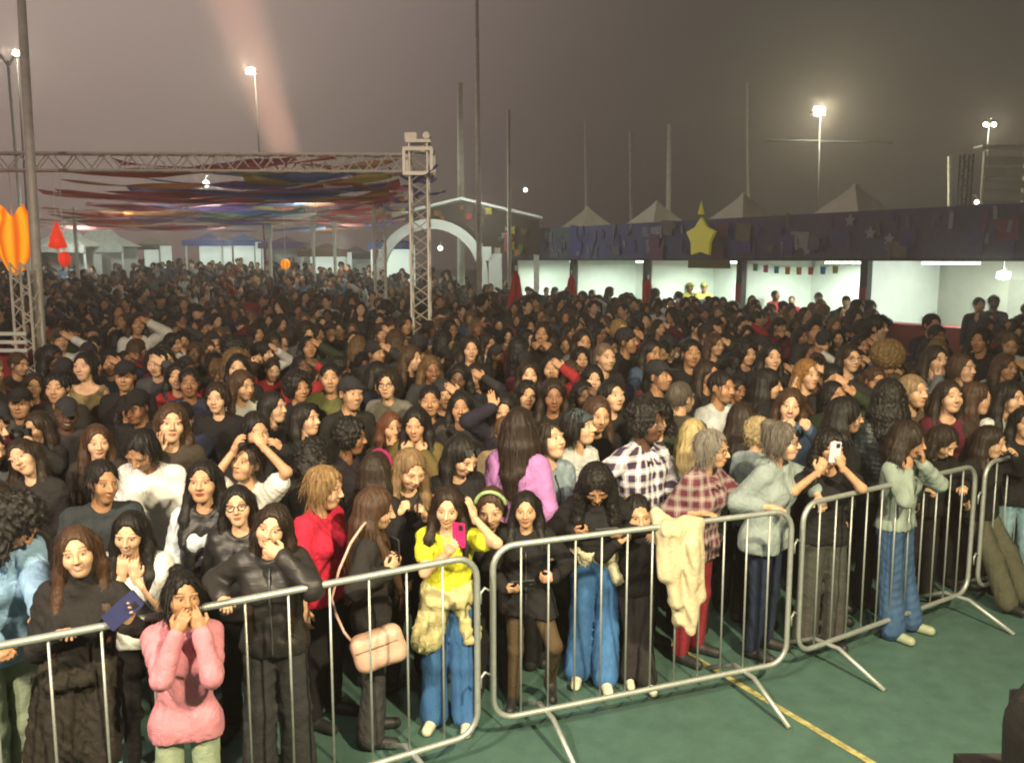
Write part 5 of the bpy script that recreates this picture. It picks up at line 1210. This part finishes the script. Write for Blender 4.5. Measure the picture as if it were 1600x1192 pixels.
# --- bunting and ribbons under the sky, left half
SCOL = [(.68, .16, .16), (.24, .26, .58), (.74, .62, .22), (.66, .24, .34), (.28, .48, .30), (.76, .42, .18), (.36, .24, .54), (.76, .72, .64), (.66, .18, .18), (.26, .36, .64)]
SCOL = [tuple(c_ * .8 + .19 for c_ in q_) for q_ in SCOL]
SN = ['red', 'dark blue', 'yellow', 'crimson', 'green', 'orange', 'violet', 'off-white', 'scarlet', 'royal blue']
PLACE = [q + ' row from the truss beam' for q in ('first', 'second', 'third', 'fourth', 'fifth', 'sixth', 'seventh', 'eighth', 'ninth', 'tenth', 'eleventh')]
r_ = random.Random(9)
for i in range(88):
    row_ = i // 8; d = 17.2 + row_ * 1.8 + r_.uniform(-.8, .8); z = 4.35 + r_.uniform(-.1, .42) - .03 * row_
    x0 = -.56 * d + 1.2 + (i % 8) * d * .052 + r_.uniform(-.4, .4); Lg = r_.uniform(3.2, 6.2); dy = r_.uniform(-2.2, 2.2); k = (i * 3 + row_) % 10
    if x0 + Lg > -.125 * d: Lg = max(-.125 * d - x0, .8)
    m = MB(); n = 14; wv = r_.uniform(.16, .38); ph = r_.uniform(0, 6)
    A = []
    for j in range(n + 1):
        t = j / n; sag = .13 * (1 - (2 * t - 1) ** 2); x = x0 + Lg * t; y = d + dy * t; zz = z - sag
        q = wv * (1 + .25 * math.sin(t * 23 + ph)); tw = .5 * math.sin(t * 7 + ph)
        A += [(x, y - q * .5, zz + tw * .1 + q * .07), (x, y + q * .5, zz - q * .07 - tw * .1)]
    m.add(A, [(2 * j, 2 * j + 2, 2 * j + 3, 2 * j + 1) for j in range(n)])
    o = m.build('fabric_streamer', M['thin'], None, SCOL[k], True); so = o.modifiers.new('cloth', 'SOLIDIFY'); so.thickness = .006
    tag(o, f'{SN[k]} cloth streamer, {PLACE[row_]}, {["left end", "third from left end", "left of centre", "just left of centre", "centre", "right of centre", "well right of centre", "right end by the tower"][i % 8]}', 'streamer', 'coloured cloth streamers overhead')
# white bell-topped post left of the tower
e = empty('bell_post', (unp(592, 310, d=24)[0], 24, 0)); tag(e, 'post topped with a small white bell-shaped frame, left of the truss tower', 'post'); hz = unp(592, 312, d=24)[2]
truss((0, 0, 0), (0, 0, hz), .28, .5, .018, .01).build('mast', M['post'], e); MB().box((0, 0, hz), (.75, .3, .04)).build('shelf', M['tent'], e)
MB().lathe([(.22, .02), (.2, .14), (.1, .34), (.03, .46), (.001, .5)], 12, (0, 0, hz)).build('bell', M['white'], e, None, True)
for i, (px, h) in enumerate(((488, 322), (521, 312), (420, 330))):
    d = 33; t = unp(px, h, d=d); o = MB().tube([(t[0], d, 0), t], .06, 6).build('banner_post', M['tent'], None, None, True)
    MB().box((t[0], d - .07, t[2] - .5), (.22, .03, .9)).build('banner', M['white'], o); tag(o, ['short pale banner post left of the brown stall', 'pale banner post right above the brown stall', 'pale banner post above the purple stall'][i], 'banner post')
# ------------------------------------------------------------------ the rest of the crowd
LAND = [(655, 470, 'the truss tower'), (806, 470, 'the foremost folded red parasol'), (1079, 400, 'the yellow star ornament'), (1265, 430, 'the coloured flag string'), (1420, 510, 'the red counter'),
        (25, 400, 'the orange lantern'), (118, 400, 'the pale cross'), (345, 400, 'the blue awnings'), (505, 410, 'the brown awning'), (760, 430, 'the gabled arch'), (950, 430, 'the booth left of the star'), (1530, 440, 'the glaring booth lamp'), (45, 500, 'the short lattice mast')]
TOPS = [('black', K), ('black', K), ('black', (.02, .018, .017)), ('charcoal', (.035, .034, .036)), ('navy', NAVY), ('dark brown', (.035, .022, .015)), ('dark green', (.025, .035, .02)), ('grey', (.11, .11, .11)), ('maroon', (.09, .015, .025)),
        ('white', (.5, .5, .48)), ('denim blue', (.06, .09, .15)), ('beige', (.25, .19, .11)), ('dark grey', (.05, .05, .055)), ('red', (.3, .025, .03))]
SKINS = [LT, LT, MD, MD, TN, TN, BR, DK]; HAIRC = [HB, HB, HD, HD, HR, HB, (.12, .07, .03)]
r_ = random.Random(21)
VAR = []      # (garment word, hair word, objects)
def variant(i, q):
    rr = random.Random(100 + i); fem = i % 5 not in (1, 3)
    hs_ = rr.choice(['long', 'long', 'mid', 'wavy', 'bob', 'curly', 'afro', 'pony']) if fem else rr.choice(['crop', 'quiff', 'buzz', 'crop'])
    gar = rr.choice(['jacket', 'hoodie', 'sweater', 'coat'])
    arms = rr.choice([{}, {}, {'L': 'front', 'R': 'front'}, {'R': 'phone'}, {'L': 'cross', 'R': 'cross'}, {'L': 'mouth'}, {'L': 'film', 'R': 'film'}, {'L': 'brow'}])
    sp = dict(h=1.7, hs=1.13, fem=int(fem), skin=LT, hair=hs_, hairc=HB, top=('cloth', K, {'jacket': .04, 'hoodie': .034, 'sweater': .026, 'coat': .038}[gar]), hem=.76 if gar == 'coat' else .86, hood=int(gar == 'hoodie'), collar=int(gar in ('jacket', 'coat')),
              bottom=('cloth', K), legw=rr.choice(['slim', 'straight', 'wide']), shoes=(.03, .03, .03), arms=arms, head=(rr.uniform(-14, 26), rr.uniform(-8, 18), rr.uniform(-7, 7)), w=rr.uniform(.95, 1.12), face=rr.choice(['neutral', 'neutral', 'smile', 'open']))
    if not fem and rr.random() < .4: sp['hat'] = (rr.choice(['cap', 'beanie']), (.03, .03, .035))
    P = solve(sp); return gar, {'long': 'long hair', 'mid': 'shoulder-length hair', 'wavy': 'wavy hair', 'bob': 'bobbed hair', 'curly': 'curly hair', 'afro': 'rounded curls', 'pony': 'tied hair', 'crop': 'short hair', 'quiff': 'thick short hair', 'buzz': 'cropped hair'}[hs_] if 'hat' not in sp else sp['hat'][0], body_parts(sp, P, 500 + i * 7, q), P
VAR = []
for i in range(26):
    g, hw_, parts, P = variant(i, 1.45)
    VAR.append((g, hw_, [(n, mt, c, mesh_data(n, v, f, ft)) for (n, mt, c, v, f, ft) in parts], P['Hc']))
    for n, mt, c, me in VAR[-1][2]: me.materials.append(M[mt])
taken = [(o.location.x, o.location.y) for o, *_ in PEOPLE]
TAKPX = [(px, py, d) for _, px, py, d, _s in PEOPLE]
def front(x): # the line of barriers, as distance
    pts = [(-6, 1.3), (-1.88, 3.72), (-.15, 4.78), (1.86, 5.67), (3.64, 6.87), (9, 10.4)]
    for (xa, ya), (xb, yb) in zip(pts, pts[1:]):
        if xa <= x <= xb: return ya + (yb - ya) * (x - xa) / (xb - xa)
    return 12
cand = []
grid = {}
def free(x, y, m):
    gx, gy = int(x // 1), int(y // 1)
    for a in range(gx - 1, gx + 2):
        for b in range(gy - 1, gy + 2):
            for (u, v) in grid.get((a, b), ()):
                if (u - x) ** 2 + (v - y) ** 2 < m * m: return False
    return True
def put(x, y): grid.setdefault((int(x // 1), int(y // 1)), []).append((x, y))
for t in taken: put(*t)
tries = 0
while tries < 60000 and len(cand) < 1350:
    tries += 1
    y = 5.6 + 44 * r_.random() ** 1.25; x = r_.uniform(-.60, .58) * y
    if y < front(x) + 1.25: continue
    if (x - 22.4 + .6 * y) > -1.0: continue                 # keep clear of the booths
    if y > 30 and x > -.15 * y and r_.random() < .5: continue
    if abs(x - tr0[0]) < .45 and abs(y - TD) < .45: continue
    m = .5 if y < 12 else .58 + max(0, y - 16) * .012
    if not free(x, y, m): continue
    if y > 12.5 and 560 < 1400 * x / y < 730: continue
    h = r_.gauss(1.68, .10)
    # stay out of the way of the faces one sees in the photograph
    px, py = proj((x, y, gz(x, y) + h - .12)); bad = False
    for (qx, qy, qd) in TAKPX:
        s_ = 240 / qd
        if y < qd and abs(px - qx) < 1.25 * s_ and qy > py - 1.0 * s_: bad = True; break
    if bad: continue
    put(x, y); cand.append((x, y, h, px, py))
cand = [c for c in cand if -60 < c[3] < 1660]
cand.sort(key=lambda c: c[1])
NIND = 300 - len(PEOPLE) - 8
SEEN = {}
ORD = ['', 'second ', 'third ', 'fourth ', 'fifth ', 'sixth ', 'seventh ', 'eighth ', 'ninth ', 'tenth ']
def auto_label(px, py, col, gar, hw_):
    best = min([(math.hypot(px - a, (py - b) * .8) + (0 if b > py else 120), s, 'behind the ') for (_o, a, b, _d, s) in PEOPLE if s] + [(math.hypot(px - a, (py - b) * 1.0) + (0 if b < py else 120), s, 'before ') for a, b, s in LAND])
    base = f"{hw_}, {best[2]}{best[1]}"
    if len(f'person in {col} {gar} with {base}'.split()) > 14: base = f'{best[2]}{best[1]}'
    key = (col, gar, base); SEEN[key] = SEEN.get(key, -1) + 1
    if hw_ in ('cap', 'beanie'): base = f"dark {base}"
    return f"{ORD[min(SEEN[key], 9)]}person in {col} {gar} {'with ' if ', ' in base else ''}{base}"
for i, (x, y, h, px, py) in enumerate(cand[:NIND]):
    g, hw_, parts, Hc = VAR[(i * 11 + r_.randrange(26)) % 26]; cn, cc = r_.choice(TOPS); sk = r_.choice(SKINS); hc = r_.choice(HAIRC); bt = r_.choice([K, K, CHAR, DKJ, JEAN, (.05, .045, .04)])
    yaw = r_.gauss(-math.degrees(math.atan2(x - .6, y + 1)) * -1 * -1, 16) + 10 if r_.random() < .86 else r_.uniform(70, 200)
    root = None; s_ = h / 1.7
    for n, mt, c, me in parts:
        col = {'body': sk, 'hair': hc, 'top': cc, 'trousers': bt}.get(n, c)
        o = link('person' if n == 'body' else n, me, None, root, col)
        if root is None: root = o; o.location = (x, y, gz(x, y)); o.scale = (s_, s_, s_); o.rotation_euler = (0, 0, R_(yaw))
    tag(root, auto_label(px, py, cn, g, hw_), 'person', 'people standing in the middle of the crowd')
# a few one can tell apart before the booths
for (px, py, d, cn, cc, lab) in ((1212, 462, 26.2, 'crop', (.3, .02, .03), 'person in red shirt behind the counter below the flag string'), (1237, 470, 25.6, 'buzz', (.25, .02, .03), 'shorter person in red shirt beside another in the flag booth'),
        (1279, 466, 24.3, 'cap', (.4, .28, .3), 'person in peaked cap and pale pink shirt in the flag booth'), (1322, 472, 22.6, 'cap', K, 'person in peaked cap and black coat against the bright booth'),
        (1530, 477, 19.0, 'quiff', K, 'person with short hair against the glaring lamp, left of two'), (1553, 473, 18.8, 'crop', (.05, .03, .04), 'person with short hair against the glaring lamp, right of two'),
        (1078, 449, 30.5, 'cap', (.35, .3, .06), 'person in yellow cap left of two behind the high table'), (1100, 449, 30.0, 'cap', (.4, .33, .08), 'person in yellow cap right of two behind the high table')):
    sp = dict(fem=0, hair=cn if cn != 'cap' else 'crop', hat=('cap', (.3, .26, .05) if 'yellow' in lab else (.02, .02, .02)) if cn == 'cap' else None, top=('cloth', cc, .036))
    person(px, py, d, r_.uniform(-30, 30), lab, None, 'people before the booths', 1.6, skin=r_.choice(SKINS[2:]), hairc=HB, **sp)
# everybody farther back, too many and too small to count
LOW = []
for i in range(12):
    g, hw_, parts, P = variant(40 + i, 2.5)
    LOW.append([(n, v, f, ft) for (n, mt, c, v, f, ft) in parts if n != 'shoe'])
Vs, Fs, Cs = [], [], []; base = 0
for (x, y, h, px, py) in cand[NIND:]:
    parts = r_.choice(LOW); s_ = h / 1.7; R = rz(R_(r_.gauss(8, 40))); sk = r_.choice(SKINS); hc = r_.choice(HAIRC); cc = r_.choice(TOPS)[1]; bt = r_.choice([K, DKJ, CHAR])
    for n, v, f, ft in parts:
        col = np.array({'body': sk, 'hair': hc, 'top': cc, 'trousers': bt}.get(n, K))
        C = np.ones((len(v), 4), f32); C[:, :3] = col
        if ft is not None: C[:, :3] *= (1 - .85 * ft[:, :1])
        Vs.append((v * s_) @ R.T + V3(x, y, gz(x, y))); Fs.append(f + base); Cs.append(C); base += len(v)
if Vs:
    o = link('distant_crowd', mesh_data('distant_crowd', np.concatenate(Vs), np.concatenate(Fs), np.concatenate(Cs)), M['crowd']); tag(o, 'dense distant crowd in dark clothes reaching back to the stalls', 'crowd', None, 'stuff')
print('people', len(PEOPLE), 'cand', len(cand), 'far', max(0, len(cand) - NIND), 'farverts', base)

# ------------------------------------------------------------------ night air, sky, light
HZ = dict(dens=.0054)
m = bpy.data.materials.new('night_haze'); m.use_nodes = True; t = m.node_tree; t.nodes.remove(t.nodes['Principled BSDF'])
pv = N(t, 'ShaderNodeVolumePrincipled'); pv.inputs['Color'].default_value = (.9, .82, .76, 1); pv.inputs['Density'].default_value = HZ['dens']; pv.inputs['Anisotropy'].default_value = .55
L(t, pv.outputs[0], t.nodes['Material Output'].inputs['Volume'])
o = MB().box((0, 42, 8), (110, 100, 18)).build('haze', m); tag(o, kind='stuff')

w = bpy.data.worlds.new('World'); SC.world = w; w.use_nodes = True; t = w.node_tree; bg = t.nodes['Background']
tc = N(t, 'ShaderNodeTexCoord'); sx = N(t, 'ShaderNodeSeparateXYZ'); L(t, tc.outputs['Generated'], sx.inputs[0])
def ramp(src, a, b, c0, c1):
    mr = N(t, 'ShaderNodeMapRange'); mr.interpolation_type = 'SMOOTHSTEP'; mr.inputs['From Min'].default_value = a; mr.inputs['From Max'].default_value = b; L(t, src, mr.inputs[0])
    return mixc(t, c0, c1, mr.outputs[0])
lo = ramp(sx.outputs[0], -.55, .22, (.25, .18, .158), (.024, .020, .017))
hi = ramp(sx.outputs[0], -.55, .28, (.47, .36, .325), (.042, .036, .034))
mr = N(t, 'ShaderNodeMapRange'); mr.inputs['From Min'].default_value = .02; mr.inputs['From Max'].default_value = .3; L(t, sx.outputs[2], mr.inputs[0])
sk = mixc(t, lo, hi, mr.outputs[0])
mb = N(t, 'ShaderNodeMapRange'); mb.inputs['From Min'].default_value = -.3; mb.inputs['From Max'].default_value = .4; mb.inputs['To Min'].default_value = .25; L(t, sx.outputs[1], mb.inputs[0])   # the town's glow lies beyond the fair
vm = N(t, 'ShaderNodeVectorMath', operation='SCALE'); L(t, sk, vm.inputs[0]); L(t, mb.outputs[0], vm.inputs['Scale'])
sky = N(t, 'ShaderNodeTexSky'); sky.sky_type = 'NISHITA'; sky.sun_disc = False; sky.sun_elevation = R_(-4); sky.sun_rotation = R_(200)
ad = N(t, 'ShaderNodeVectorMath', operation='MULTIPLY_ADD'); L(t, sky.outputs[0], ad.inputs[0]); ad.inputs[1].default_value = (.05, .05, .05); L(t, vm.outputs[0], ad.inputs[2])
L(t, ad.outputs[0], bg.inputs[0]); bg.inputs[1].default_value = 1.0

def spot(loc, aim, energy, size, col, blend=.6, soft=.15):
    l = bpy.data.lights.new('stage_light', 'SPOT'); l.energy = energy; l.spot_size = R_(size); l.spot_blend = blend; l.color = col; l.shadow_soft_size = soft
    o = bpy.data.objects.new('stage_light', l); COL.objects.link(o); o.location = loc
    d = np.asarray(aim, float) - np.asarray(loc, float); o.rotation_euler = (math.atan2(math.hypot(d[0], d[1]), -d[2]), 0, math.atan2(d[1], d[0]) - math.pi / 2)
    return o
WARM = (1., .85, .52)
spot((3.4, -.6, 6.2), (.9, 5.2, 1.0), 5600, 80, WARM, 1.)
spot((-3.4, -1.2, 6.2), (-.8, 5.4, 1.0), 3500, 88, (1., .85, .58), 1.)
spot((.4, -1.0, 6.4), (2.2, 5.0, .2), 1100, 60, (1., .9, .66), 1.)
spot((-4.5, -1.5, 5.8), (-4.5, 14., 4.4), 2600, 110, (1., .80, .68), .8)
b1 = unp(446, 240, d=60); b0 = unp(345, -60, d=3.4); b0 = b0 - nrm(b1 - b0) * 8; spot(b0, b1, 2000000, 2.2, (1., .52, .38), .9, .03)      # the warm beam over the crowd

cam = bpy.data.objects.new('camera', bpy.data.cameras.new('camera')); COL.objects.link(cam)
cam.location = (0, 0, CAM_H); cam.rotation_euler = (math.pi / 2 - PITCH, 0, 0); cam.data.sensor_width = 36; cam.data.lens = 36 * F / 1600; cam.data.clip_end = 1000; cam.data.clip_start = .05; SC.camera = cam
SC.view_settings.view_transform = 'Standard'; SC.view_settings.look = 'None'; SC.view_settings.exposure = 0; SC.view_settings.gamma = 1
cy = SC.cycles; cy.use_denoising = True; cy.max_bounces = 5; cy.diffuse_bounces = 2; cy.glossy_bounces = 2; cy.volume_bounces = 0; cy.filter_width = 2.0
try: cy.denoiser = 'OPENIMAGEDENOISE'
except Exception: pass
